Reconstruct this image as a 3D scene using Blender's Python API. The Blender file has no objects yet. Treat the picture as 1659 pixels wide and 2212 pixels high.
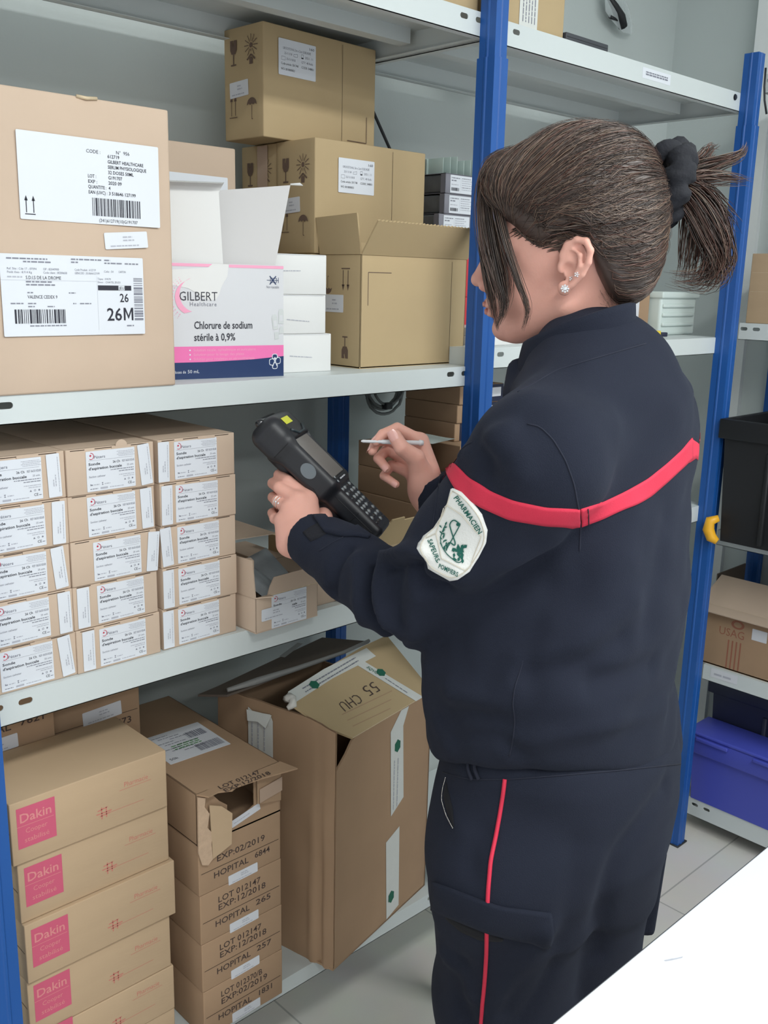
import bpy, bmesh, math, random
import numpy as np
from mathutils import Vector, Matrix, noise
from mathutils.geometry import tessellate_polygon
random.seed(7)
SC = bpy.context.scene
COL = SC.collection
PI = math.pi

# ------------------------------------------------------------------ camera
RM = Matrix(((0.72530573, -0.14380003, 0.67324078),
             (-0.68807163, -0.18283899, 0.70223026),
             (0.02211393, -0.97256951, -0.23155889)))     # columns: right, down, forward
CAMPOS = Vector((0, 0, 1.5))
cam_data = bpy.data.cameras.new('camera')
cam = bpy.data.objects.new('camera', cam_data)
COL.objects.link(cam)
SC.camera = cam
cam_data.sensor_fit = 'VERTICAL'
cam_data.sensor_height = 36.0
cam_data.lens = 36.0 * 2089.0 / 2212.0
cam_data.clip_start = 0.02
_r = RM.col[0]; _d = RM.col[1]; _f = RM.col[2]
_m = Matrix(((_r[0], -_d[0], -_f[0]), (_r[1], -_d[1], -_f[1]), (_r[2], -_d[2], -_f[2])))
cam.matrix_world = Matrix.Translation(CAMPOS) @ _m.to_4x4()

def at(px, py, depth):
    """world point seen at photo pixel (px, py), 'depth' metres away along the view axis"""
    c = Vector(((px - 829.5) / 2089.0 * depth, (py - 1106.0) / 2089.0 * depth, depth))
    return CAMPOS + RM @ c

# ------------------------------------------------------------------ light
SC.view_settings.view_transform = 'Standard'
SC.view_settings.look = 'None'
SC.view_settings.gamma = 1.0
SC.view_settings.use_curve_mapping = False
SC.view_settings.exposure = 0.66
W = bpy.data.worlds.new('world'); SC.world = W; W.use_nodes = True
W.node_tree.nodes['Background'].inputs[0].default_value = (0.95, 0.98, 1.0, 1)
W.node_tree.nodes['Background'].inputs[1].default_value = 0.60
def area(name, loc, rot, sx, sy, power, col=(0.97, 1.0, 0.985)):
    l = bpy.data.lights.new(name, 'AREA'); l.shape = 'RECTANGLE'; l.size = sx; l.size_y = sy
    l.energy = power; l.color = col
    o = bpy.data.objects.new(name, l); COL.objects.link(o); o.location = loc; o.rotation_euler = rot
    return o
area('ceiling_tube_light', (0.9, -0.40, 2.56), (0, 0, 0), 2.4, 0.24, 29)
area('ceiling_tube_light_rear', (-0.5, -1.9, 2.56), (0, 0, 0), 2.4, 0.24, 24)
area('ceiling_tube_light_right', (2.2, -1.2, 2.56), (0, 0, 0), 1.2, 0.24, 13)

# ------------------------------------------------------------------ materials
MATS = {}
def mat(name, col, rough=0.6, metal=0.0, spec=0.5, noise_amt=0.0, noise_scale=20.0, bump=0.0, bump_scale=200.0,
        stretch=(1, 1, 1), alpha=1.0, trans=0.0, sss=0.0, coat=0.0, sheen=0.0):
    if name in MATS: return MATS[name]
    m = bpy.data.materials.new(name); m.use_nodes = True
    nt = m.node_tree; b = nt.nodes['Principled BSDF']
    def lin(c): return c / 12.92 if c <= 0.04045 else ((c + 0.055) / 1.055) ** 2.4
    c = tuple(lin(x / 255.0) for x in col) + (1,)
    b.inputs['Base Color'].default_value = c
    b.inputs['Roughness'].default_value = rough
    b.inputs['Metallic'].default_value = metal
    b.inputs['Specular IOR Level'].default_value = spec
    if alpha < 1: b.inputs['Alpha'].default_value = alpha
    if trans: b.inputs['Transmission Weight'].default_value = trans
    if coat: b.inputs['Coat Weight'].default_value = coat
    if sheen:
        b.inputs['Sheen Weight'].default_value = sheen
        b.inputs['Sheen Tint'].default_value = (0.35, 0.4, 0.55, 1)
    if sss:
        b.inputs['Subsurface Weight'].default_value = sss
        b.inputs['Subsurface Radius'].default_value = (0.01, 0.004, 0.002)
        b.inputs['Subsurface Scale'].default_value = 1.0
    tc = nt.nodes.new('ShaderNodeTexCoord'); mp = nt.nodes.new('ShaderNodeMapping')
    mp.inputs['Scale'].default_value = stretch
    nt.links.new(tc.outputs['Object'], mp.inputs['Vector'])
    if noise_amt:
        n = nt.nodes.new('ShaderNodeTexNoise'); n.inputs['Scale'].default_value = noise_scale
        n.inputs['Detail'].default_value = 5
        nt.links.new(mp.outputs[0], n.inputs['Vector'])
        mx = nt.nodes.new('ShaderNodeMix'); mx.data_type = 'RGBA'
        mx.inputs['A'].default_value = tuple(v * (1 - noise_amt) for v in c[:3]) + (1,)
        mx.inputs['B'].default_value = tuple(min(1, v * (1 + noise_amt)) for v in c[:3]) + (1,)
        nt.links.new(n.outputs['Fac'], mx.inputs['Factor'])
        nt.links.new(mx.outputs['Result'], b.inputs['Base Color'])
    if bump:
        n2 = nt.nodes.new('ShaderNodeTexNoise'); n2.inputs['Scale'].default_value = bump_scale
        n2.inputs['Detail'].default_value = 3
        nt.links.new(mp.outputs[0], n2.inputs['Vector'])
        bp = nt.nodes.new('ShaderNodeBump'); bp.inputs['Strength'].default_value = bump
        bp.inputs['Distance'].default_value = 0.002
        nt.links.new(n2.outputs['Fac'], bp.inputs['Height'])
        nt.links.new(bp.outputs[0], b.inputs['Normal'])
    MATS[name] = m
    return m

KRAFT = mat('kraft_board', (190, 164, 134), 0.82, noise_amt=0.06, noise_scale=9, bump=0.08, bump_scale=60, stretch=(1, 1, 4), spec=0.25)
KRAFTP = mat('pale_kraft_board', (200, 178, 158), 0.82, noise_amt=0.05, noise_scale=14, bump=0.06, bump_scale=80, spec=0.25)
KRAFTY = mat('golden_kraft_board', (184, 162, 126), 0.8, noise_amt=0.05, noise_scale=10, bump=0.08, bump_scale=60, spec=0.25)
KRAFTD = mat('brown_kraft_board', (168, 139, 112), 0.82, noise_amt=0.08, noise_scale=12, bump=0.1, bump_scale=60, spec=0.25)
EDGE = mat('corrugated_edge', (205, 186, 156), 0.9, noise_amt=0.3, noise_scale=160)
TORN = mat('torn_board_fibres', (196, 168, 142), 0.95, noise_amt=0.2, noise_scale=120, bump=0.5, bump_scale=150)
SLOT = mat('dark_gap', (70, 56, 46), 0.9)
PAPER = mat('label_paper', (220, 224, 231), 0.6)
PAPERG = mat('label_paper_grey', (214, 216, 222), 0.6)
INK = mat('black_ink', (40, 40, 52), 0.6)
INKG = mat('grey_ink', (128, 130, 142), 0.7)
INKL = mat('light_grey_ink', (176, 178, 188), 0.7)
REDINK = mat('red_ink', (196, 40, 70), 0.6)
STAMP = mat('brown_black_stamp', (72, 58, 54), 0.8)
STAMPS = mat('soft_brown_stamp', (104, 84, 72), 0.8)
BLUE = mat('blue_painted_steel', (26, 84, 158), 0.42, noise_amt=0.04, noise_scale=8, spec=0.5)
STEEL = mat('light_grey_painted_steel', (206, 213, 213), 0.42, noise_amt=0.02, noise_scale=5, spec=0.5)
GALV = mat('galvanised_steel', (190, 196, 196), 0.35, metal=0.6, noise_amt=0.06, noise_scale=30)
DARK = mat('dark_steel', (44, 46, 50), 0.5)
WALLM = mat('wall_paint', (199, 207, 206), 0.85, noise_amt=0.02, noise_scale=6, bump=0.12, bump_scale=240, spec=0.2)
WHITEP = mat('white_gloss_paint', (236, 240, 240), 0.4)
WBOARD = mat('white_card', (224, 224, 223), 0.45, noise_amt=0.015, noise_scale=10)
GCARD = mat('light_grey_card', (212, 213, 217), 0.4)
GCARDIN = mat('grey_card_inside', (198, 196, 196), 0.6)
PINK = mat('pink_print', (236, 120, 178), 0.4)
PINKL = mat('pale_pink_print', (240, 168, 196), 0.4)
NAVY = mat('navy_print', (38, 58, 100), 0.4)
MAGENTA = mat('magenta_print', (206, 92, 120), 0.75)
MAGTXT = mat('faded_magenta_print', (205, 120, 110), 0.8)
PALETXT = mat('pale_print_on_magenta', (222, 142, 142), 0.8)
TAPEW = mat('white_tape', (214, 216, 212), 0.35, noise_amt=0.04, noise_scale=60)
TAPEC = mat('shiny_brown_tape', (186, 160, 140), 0.15)
GREEN = mat('dark_green_print', (24, 98, 76), 0.6)
BLACKP = mat('black_plastic', (26, 27, 31), 0.5, noise_amt=0.1, noise_scale=50)
BLUEP = mat('blue_plastic', (74, 84, 186), 0.4)
NAVYP = mat('navy_plastic', (34, 38, 62), 0.45)
YEL = mat('yellow_plastic', (226, 200, 60), 0.45)
YELO = mat('orange_yellow_plastic', (232, 172, 40), 0.4)
CLEARP = mat('clear_film', (230, 236, 238), 0.12, alpha=0.32, spec=0.9)
MILKY = mat('milky_plastic', (206, 218, 214), 0.35, noise_amt=0.03, noise_scale=10)
GREYB = mat('grey_carton_board', (128, 128, 138), 0.6)
REDB = mat('red_board', (196, 52, 62), 0.5)
TABLEM = mat('white_laminate', (224, 227, 234), 0.35, spec=0.5, noise_amt=0.01, noise_scale=3)

# floor tiles
def floor_mat():
    m = bpy.data.materials.new('floor_tiles'); m.use_nodes = True; nt = m.node_tree
    b = nt.nodes['Principled BSDF']; b.inputs['Roughness'].default_value = 0.45
    tc = nt.nodes.new('ShaderNodeTexCoord'); mp = nt.nodes.new('ShaderNodeMapping')
    mp.inputs['Location'].default_value = (-(1.942 % 0.45), -(1.03 % 0.45), 0)
    br = nt.nodes.new('ShaderNodeTexBrick'); br.offset = 0.0; br.squash = 1.0
    br.inputs['Color1'].default_value = (0.74, 0.71, 0.66, 1); br.inputs['Color2'].default_value = (0.72, 0.69, 0.64, 1)
    br.inputs['Mortar'].default_value = (0.45, 0.44, 0.41, 1)
    br.inputs['Scale'].default_value = 1.0; br.inputs['Mortar Size'].default_value = 0.0022
    br.inputs['Brick Width'].default_value = 0.45; br.inputs['Row Height'].default_value = 0.45
    nt.links.new(tc.outputs['Object'], mp.inputs['Vector']); nt.links.new(mp.outputs[0], br.inputs['Vector'])
    n = nt.nodes.new('ShaderNodeTexNoise'); n.inputs['Scale'].default_value = 7; n.inputs['Detail'].default_value = 8
    nt.links.new(tc.outputs['Object'], n.inputs['Vector'])
    mx = nt.nodes.new('ShaderNodeMix'); mx.data_type = 'RGBA'; mx.blend_type = 'MULTIPLY'; mx.inputs['Factor'].default_value = 0.18
    nt.links.new(br.outputs['Color'], mx.inputs['A']); nt.links.new(n.outputs['Color'], mx.inputs['B'])
    nt.links.new(mx.outputs['Result'], b.inputs['Base Color'])
    return m
FLOORM = floor_mat()

# ------------------------------------------------------------------ objects
def new_empty(name, loc=(0, 0, 0), rotz=0.0):
    o = bpy.data.objects.new(name, None); COL.objects.link(o)
    o.empty_display_size = 0.05
    o.location = loc; o.rotation_euler = (0, 0, rotz)
    return o
def tag(o, label=None, cat=None, group=None, kind=None):
    if label: o['label'] = label
    if cat: o['category'] = cat
    if group: o['group'] = group
    if kind: o['kind'] = kind
    return o
def thing(name, label, cat, loc=(0, 0, 0), rotz=0.0, group=None):
    return tag(new_empty(name, loc, rotz), label, cat, group)
def dup(o, parent=None):
    c = o.copy(); COL.objects.link(c)
    if parent: c.parent = parent
    for ch in list(o.children): dup(ch, c)
    return c

_TX = {}
def text_geo(s, bold=0.0, spacing=1.0):
    k = (s, bold, spacing)
    if k in _TX: return _TX[k]
    cu = bpy.data.curves.new('t', 'FONT'); cu.body = s; cu.size = 1.0; cu.offset = bold
    cu.resolution_u = 2; cu.space_character = spacing
    ob = bpy.data.objects.new('t', cu); COL.objects.link(ob)
    dg = bpy.context.evaluated_depsgraph_get()
    me = bpy.data.meshes.new_from_object(ob.evaluated_get(dg))
    vs = [(v.co.x, v.co.y) for v in me.vertices]
    fs = [tuple(p.vertices) for p in me.polygons]
    bpy.data.objects.remove(ob); bpy.data.meshes.remove(me); bpy.data.curves.remove(cu)
    w = max([v[0] for v in vs], default=0.5)
    _TX[k] = (vs, fs, w)
    return _TX[k]

class Fr:
    """a flat face: origin, right direction u, up direction v"""
    def __init__(s, o, u, v):
        s.o = Vector(o); s.u = Vector(u).normalized(); s.v = Vector(v).normalized(); s.n = s.u.cross(s.v)
    def p(s, x, y, h=0.0): return s.o + s.u * x + s.v * y + s.n * h
    def sub(s, x, y, ang=0.0, h=0.0):
        c, q = math.cos(ang), math.sin(ang)
        return Fr(s.p(x, y, h), s.u * c + s.v * q, s.v * c - s.u * q)

class MB:
    def __init__(s): s.v = []; s.f = []; s.m = []; s.mats = []; s.sm = []
    def mi(s, m):
        if m not in s.mats: s.mats.append(m)
        return s.mats.index(m)
    def add(s, vs, fs, m, smooth=False):
        b = len(s.v); s.v.extend([tuple(v) for v in vs]); i = s.mi(m)
        for f in fs: s.f.append(tuple(b + k for k in f)); s.m.append(i); s.sm.append(smooth)
    def box(s, x0, x1, y0, y1, z0, z1, m):
        vs = [(x0, y0, z0), (x1, y0, z0), (x1, y1, z0), (x0, y1, z0), (x0, y0, z1), (x1, y0, z1), (x1, y1, z1), (x0, y1, z1)]
        s.add(vs, [(0, 3, 2, 1), (4, 5, 6, 7), (0, 1, 5, 4), (1, 2, 6, 5), (2, 3, 7, 6), (3, 0, 4, 7)], m)
    def bbox(s, x0, x1, y0, y1, z0, z1, m, bev=0.002, seg=2):
        bm = bmesh.new(); bmesh.ops.create_cube(bm, size=1)
        for v in bm.verts:
            v.co = Vector((x0 + (v.co.x + .5) * (x1 - x0), y0 + (v.co.y + .5) * (y1 - y0), z0 + (v.co.z + .5) * (z1 - z0)))
        bmesh.ops.bevel(bm, geom=bm.edges[:], offset=bev, segments=seg, affect='EDGES', profile=0.6)
        s.bm(bm, m, True)
    def bm(s, bm, m, smooth=False):
        bm.verts.ensure_lookup_table(); bm.verts.index_update()
        s.add([v.co.copy() for v in bm.verts], [[v.index for v in f.verts] for f in bm.faces], m, smooth); bm.free()
    def poly(s, fr, pts, m, h=0.0003, th=0.0, holes=()):
        """flat polygon (with holes) on a frame; th extrudes it backwards into a slab"""
        loops = [list(pts)] + [list(q) for q in holes]
        flat = [p for l in loops for p in l]
        tri = tessellate_polygon([[Vector((p[0], p[1], 0)) for p in l] for l in loops])
        top = [fr.p(p[0], p[1], h) for p in flat]
        ft = []
        for t in tri:
            a, b, c = (flat[i] for i in t)
            cr = (b[0] - a[0]) * (c[1] - a[1]) - (b[1] - a[1]) * (c[0] - a[0])
            ft.append(tuple(t) if cr > 0 else tuple(reversed(t)))
        s.add(top, ft, m)
        if th:
            bot = [fr.p(p[0], p[1], h - th) for p in flat]
            s.add(bot, [tuple(reversed(t)) for t in ft], m)
            k = 0
            for l in loops:
                n = len(l)
                area2 = sum(l[i][0] * l[(i + 1) % n][1] - l[(i + 1) % n][0] * l[i][1] for i in range(n))
                vs = [fr.p(p[0], p[1], h) for p in l] + [fr.p(p[0], p[1], h - th) for p in l]
                fs = [(i, i + n, (i + 1) % n + n, (i + 1) % n) for i in range(n)]
                if area2 < 0: fs = [tuple(reversed(f)) for f in fs]
                if k: pass
                s.add(vs, fs, m); k += 1
    def rect(s, fr, x, y, w, h, m, lift=0.0003, th=0.0):
        s.poly(fr, [(x, y), (x + w, y), (x + w, y + h), (x, y + h)], m, lift, th)
    def text(s, fr, x, y, size, st, m, bold=0.0, xs=1.0, lift=0.0003, width=None, spacing=1.0, jitter=0):
        vs, fs, w = text_geo(st, bold, spacing)
        if width: xs = width / (w * size)
        s.add([fr.p(x + a * size * xs, y + b * size, lift) for a, b in vs], fs, m)
    def line(s, fr, pts, w, m, lift=0.0003):
        for (x0, y0), (x1, y1) in zip(pts, pts[1:]):
            d = math.hypot(x1 - x0, y1 - y0)
            if d < 1e-9: continue
            nx, ny = -(y1 - y0) / d * w / 2, (x1 - x0) / d * w / 2
            s.add([fr.p(x0 - nx, y0 - ny, lift), fr.p(x1 - nx, y1 - ny, lift), fr.p(x1 + nx, y1 + ny, lift), fr.p(x0 + nx, y0 + ny, lift)], [(0, 1, 2, 3)], m)
    def disc(s, fr, x, y, r, m, lift=0.0003, n=16, ry=None, r0=0.0):
        ry = ry or r
        if r0:
            vs = []; 
            for i in range(n):
                a = 2 * PI * i / n; vs.append(fr.p(x + r * math.cos(a), y + ry * math.sin(a), lift)); vs.append(fr.p(x + r0 * math.cos(a), y + r0 * ry / r * math.sin(a), lift))
            s.add(vs, [(2 * i, 2 * ((i + 1) % n), 2 * ((i + 1) % n) + 1, 2 * i + 1) for i in range(n)], m)
        else:
            s.poly(fr, [(x + r * math.cos(2 * PI * i / n), y + ry * math.sin(2 * PI * i / n)) for i in range(n)], m, lift)
    def micro(s, fr, x, y, w, h, m, seed=0, lift=0.0003):
        """a line of print too small to read: short dashes"""
        rd = random.Random(seed * 31 + int(x * 9999) + int(y * 7777)); q = x
        while q < x + w:
            l = min(rd.uniform(0.8, 3.2) * h, x + w - q)
            s.rect(fr, q, y, l, h * 0.62, m, lift); q += l + h * 0.45
    def barcode(s, fr, x, y, w, h, m, seed=1, n=46, vert=False, lift=0.0003):
        rd = random.Random(seed); q = 0.0; L = h if vert else w; unit = L / n / 2.0
        while q < L:
            b = min(unit * rd.choice([1, 1, 2, 3]), L - q)
            if vert: s.rect(fr, x, y + q, w, b, m, lift)
            else: s.rect(fr, x + q, y, b, h, m, lift)
            q += b + unit * rd.choice([1, 1, 2, 2])
    def tube(s, pts, r, m, seg=8, caps=True, smooth=True):
        pts = [Vector(p) for p in pts]; n = len(pts)
        rs = r if isinstance(r, (list, tuple)) else [r] * n
        up = None; rings = []
        for i, p in enumerate(pts):
            t = (pts[min(i + 1, n - 1)] - pts[max(i - 1, 0)])
            t = t.normalized() if t.length > 1e-9 else Vector((0, 0, 1))
            if up is None:
                a = Vector((0, 0, 1)) if abs(t.z) < 0.9 else Vector((1, 0, 0)); up = (a - t * a.dot(t)).normalized()
            else:
                up = up - t * up.dot(t); up = up.normalized() if up.length > 1e-6 else t.orthogonal().normalized()
            sd = t.cross(up)
            rings.append([p + (up * math.cos(2 * PI * k / seg) + sd * math.sin(2 * PI * k / seg)) * rs[i] for k in range(seg)])
        vs = [v for rr in rings for v in rr]; fs = []
        for i in range(n - 1):
            for k in range(seg):
                a = i * seg + k; b = i * seg + (k + 1) % seg
                fs.append((a, a + seg, b + seg, b))
        if caps: fs.append(tuple(range(seg))); fs.append(tuple(reversed(range((n - 1) * seg, n * seg))))
        s.add(vs, fs, m, smooth)
    def build(s, name, parent=None, smooth_all=False):
        me = bpy.data.meshes.new(name); me.from_pydata(s.v, [], s.f)
        for m in s.mats: me.materials.append(m)
        me.polygons.foreach_set('material_index', s.m)
        me.polygons.foreach_set('use_smooth', [True] * len(s.f) if smooth_all else s.sm)
        me.update()
        o = bpy.data.objects.new(name, me); COL.objects.link(o)
        if parent: o.parent = parent
        return o
def struct(name, mb, label=None):
    o = mb.build(name); o['kind'] = 'structure'
    if label: o['label'] = label
    return o
# ================================================================== SETTING
FZ = 0.042
m = MB(); m.box(-3.2, 2.75, -3.2, 1.72, FZ - 0.08, FZ, FLOORM); struct('floor', m)
m = MB(); m.box(-3.2, 2.75, 1.60, 1.70, FZ, 2.72, WALLM); struct('wall_back', m)
m = MB(); m.box(2.63, 2.73, -3.2, 1.60, FZ, 2.72, WALLM); struct('wall_right', m)
m = MB(); m.box(-3.2, 2.75, -3.2, 1.72, 2.72, 2.80, WHITEP); struct('ceiling', m)
m = MB(); m.box(-3.2, 2.63, 1.588, 1.60, FZ, FZ + 0.08, WHITEP); struct('baseboard_back', m)
# white door leaf with frame in the right-hand wall
m = MB(); m.box(2.602, 2.63, 0.30, 1.275, FZ, 2.60, mat('door_paint', (206, 214, 212), 0.5)); d1 = struct('door_1', m)
m = MB(); m.box(2.585, 2.64, 1.275, 1.335, FZ, 2.66, WHITEP); m.box(2.585, 2.64, 0.24, 0.30, FZ, 2.66, WHITEP); m.box(2.585, 2.64, 0.24, 1.335, 2.60, 2.66, WHITEP)
struct('trim_1', m)

# ================================================================== SHELVING
def post(parent, x0, y0, z1, w=0.030, d=0.034, label=None, splice=True, mt=None):
    mb = MB(); mt = mt or BLUE; t = 0.002
    # steel channel with a shallow ridge down the middle of each face
    prof = [(0, 0), (w * .40, 0), (w * .46, -0.0014), (w * .54, -0.0014), (w * .60, 0), (w, 0), (w, d), (0, d), (0, d * .6), (-0.0014, d * .54), (-0.0014, d * .46), (0, d * .4)]
    vs = []; zs = [FZ + 0.004, z1]
    for z in zs: vs += [(x0 + a, y0 + b, z) for a, b in prof]
    n = len(prof)
    mb.add(vs, [(i, (i + 1) % n, (i + 1) % n + n, i + n) for i in range(n)] + [tuple(range(n, 2 * n))], mt)
    if splice:   # slightly wider sleeve joining two lengths
        e = 0.0022; pr2 = [(-e + a * (w + 2 * e) / w, -e + b * (d + 2 * e) / d) for a, b in prof]; vs = []
        for z in (FZ + 0.004, 1.862): vs += [(x0 + a, y0 + b, z) for a, b in pr2]
        mb.add(vs, [(i, (i + 1) % n, (i + 1) % n + n, i + n) for i in range(n)] + [tuple(range(n, 2 * n))], mt)
    o = mb.build('post', parent)
    f = MB(); f.bbox(x0 - 0.006, x0 + w + 0.012, y0 - 0.006, y0 + d + 0.01, FZ, FZ + 0.004, DARK, 0.0008, 1)
    f.build('foot_plate', o)
    return o
def slot_pts(cx, cy, L=0.019, r=0.0042, n=6):
    pts = []
    for k in range(n + 1): a = -PI / 2 + PI * k / n; pts.append((cx + L / 2 - r + r * math.cos(a), cy + r * math.sin(a)))
    for k in range(n + 1): a = PI / 2 + PI * k / n; pts.append((cx - L / 2 + r + r * math.cos(a), cy + r * math.sin(a)))
    return pts
def shelf(parent, axis, a0, a1, f0, depth, zb, zt, slots=(), name='shelf'):
    """tray shelf: axis 'x' faces -y with front plane y=f0; axis 'y' faces -x with front plane x=f0"""
    mb = MB(); L = a1 - a0; H = zt - zb
    if axis == 'x':
        T = lambda a, b, z: (a0 + a, f0 + b, z)
        fr = Fr((a0, f0, zb), (1, 0, 0), (0, 0, 1))
    else:
        T = lambda a, b, z: (f0 + b, a1 - a, z)
        fr = Fr((f0, a1, zb), (0, -1, 0), (0, 0, 1))
    def bx(a, b, c, d, e, f):
        p = [T(a, c, e), T(b, c, e), T(b, d, e), T(a, d, e), T(a, c, f), T(b, c, f), T(b, d, f), T(a, d, f)]
        mb.add(p, [(0, 3, 2, 1), (4, 5, 6, 7), (0, 1, 5, 4), (1, 2, 6, 5), (2, 3, 7, 6), (3, 0, 4, 7)], STEEL)
    bx(0, L, 0.0015, depth, zt - 0.0015, zt)
    outer = [(0, 0), (L, 0), (L, H - 0.0012), (L - 0.001, H), (0.001, H), (0, H - 0.0012)]
    mb.poly(fr, outer, STEEL, 0.0, 0.0015, [slot_pts(s - a0 if axis == 'x' else a1 - s, H * 0.66) for s in slots])
    bx(0, L, 0, 0.016, zb, zb + 0.0012)
    bx(0, L, depth - 0.0015, depth, zb, zt - 0.0015); bx(0, L, depth - 0.016, depth, zb, zb + 0.0012)
    for e in (0, L - 0.0015): bx(e, e + 0.0015, 0.0015, depth - 0.0015, zb, zt - 0.0015)
    bx(0, 0.014, 0.016, depth - 0.016, zb, zb + 0.0012); bx(L - 0.014, L, 0.016, depth - 0.016, zb, zb + 0.0012)
    bx(0.02, L - 0.02, depth * .46, depth * .54, zb + 0.012, zt - 0.0015)
    return mb.build(name, parent)

rackA = thing('shelving_unit', 'two bay shelving rack with blue steel posts and light grey shelves along the back wall', 'shelving')
YF, YB = 1.152, 1.495
for x in (0.3905, 1.298, 2.190):
    post(rackA, x, YF - 0.034, 2.014)
    post(rackA, x, YB + 0.001, 2.014, mt=(DARK if x > 2 else BLUE), splice=False)
levL = [(1.895, 1.933), (1.322, 1.357), (0.936, 0.976), (0.285, 0.316)]
levR = [(1.893, 1.932), (1.350, 1.388), (0.936, 0.976), (0.285, 0.316)]
for i, (a, b) in enumerate(levL):
    shelf(rackA, 'x', 0.385, 1.3135, YF, YB - YF, a, b, (0.4705, 0.432, 1.2585, 1.296))
for i, (a, b) in enumerate(levR):
    s = shelf(rackA, 'x', 1.3145, 2.2245, YF, YB - YF, a, b, (1.3915, 1.354))
    if i == 0:
        mb = MB(); fr = Fr((1.786, YF, a), (1, 0, 0), (0, 0, 1)); mb.rect(fr, 0, 0.012, 0.105, 0.020, PAPER, 0.0004, 0.0003)
        mb.micro(fr, 0.012, 0.019, 0.082, 0.0045, INKG, 5, 0.0008); mb.micro(fr, 0.012, 0.0235, 0.082, 0.0035, INKG, 6, 0.0008); mb.build('strip_label', s)
        bo = MB(); bf = Fr((2.165, YF, 1.92), (1, 0, 0), (0, 0, 1)); bo.disc(bf, 0, 0, 0.006, DARK, 0.003, 6); bo.disc(bf, 0, 0, 0.007, DARK, 0.001, 10); bo.build('bolt', s)
# perforated angle bracket and thin brace at the far corner
mb = MB()
for zz in (1.850, 1.872):
    for xx in (2.09, 2.12): mb.poly(Fr((xx, YB - 0.003, zz), (1, 0, 0), (0, 0, 1)), slot_pts(0, 0, 0.018, 0.004), WHITEP, 0.0)
mb.bbox(2.06, 2.19, YB + 0.0005, YB + 0.003, 1.84, 1.885, DARK, 0.0005, 1)
mb.build('corner_bracket', rackA)
mb = MB(); mb.tube([(1.375, 1.542, 1.90), (1.477, 1.55, 1.773), (1.64, 1.55, 1.56)], 0.0032, DARK); mb.build('brace_rod', rackA)

rackB = thing('shelving_unit', 'shelving rack with light grey shelves along the right wall holding crates', 'shelving')
for a, b in [(1.946, 1.988), (1.381, 1.421), (0.857, 0.897), (0.484, 0.526), (0.082, 0.135)]:
    s = shelf(rackB, 'y', -0.55, 1.152 if a > 0.4 else 1.176, 2.30, 0.30, a, b, (1.108, 1.14) if a > 1 else ((1.10, 1.135) if a < 0.2 else ()))
    if abs(a - 0.484) < 1e-3:
        mb = MB(); fr = Fr((2.30, 1.13, a), (0, -1, 0), (0, 0, 1)); mb.rect(fr, 0, 0.014, 0.075, 0.024, PAPERG, 0.0006, 0.0003); mb.micro(fr, 0.010, 0.022, 0.05, 0.008, INKL, 3, 0.001); mb.build('strip_label', s)
for yy in (-0.56,):
    post(rackB, 2.265, yy - 0.03, 2.014, splice=False)
post(rackB, 2.565, 1.157, 2.014, splice=False); post(rackB, 2.565, -0.59, 2.014, splice=False)
mb = MB(); mb.tube([(2.292, 1.150, 2.00), (2.289, 1.147, 1.96), (2.293, 1.145, 1.93), (2.30, 1.14, 1.90)], 0.0025, DARK); mb.build('cable_clip', rackB)

# ================================================================== TABLE
tb = thing('work_table', 'white topped work table in the foreground at the bottom right', 'table', (1.1, -0.2, FZ))
mb = MB(); TX0, TX1, TY0, TY1 = -0.1, 2.0, -0.50, 0.393
mb.bbox(TX0, TX1, TY0, TY1, 0.872, 0.8995, TABLEM, 0.0015, 2); top = mb.build('table_top', None)
top.parent = tb; top.matrix_parent_inverse = Matrix.Translation((-1.1, 0.2, -FZ))
mb = MB(); mb.box(TX0 - .0006, TX1 + .0006, TY1 - 0.001, TY1 + 0.0008, 0.874, 0.8985, DARK); e = mb.build('edge_band', None); e.parent = tb; e.matrix_parent_inverse = Matrix.Translation((-1.1, 0.2, -FZ))
mb = MB(); sp = at(1460, 2085, 1.0)
k = (1.5 - 0.8998); rr = RM @ Vector(((1460 - 829.5) / 2089, (2085 - 1106) / 2089, 1)); sp = CAMPOS + rr * (k / -rr.z)
f = Fr((sp.x, sp.y, 0.8996), (0.72, -0.69, 0), (0.69, 0.72, 0)); mb.poly(f, [(-.008, 0.0055), (-.002, .0068), (.009, .0105), (.010, .0122), (.003, .0098), (-.001, .0090), (-.009, .0065)], INKL, 0.0002)
sm = mb.build('scuff_mark', None); sm.parent = tb; sm.matrix_parent_inverse = Matrix.Translation((-1.1, 0.2, -FZ))
for x in (0.0, 1.9):
    for y in (-0.42, 0.30):
        mb = MB(); mb.bbox(x, x + 0.04, y, y + 0.04, FZ, 0.872, GALV, 0.002); l = mb.build('leg', None); l.parent = tb; l.matrix_parent_inverse = Matrix.Translation((-1.1, 0.2, -FZ))

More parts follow.
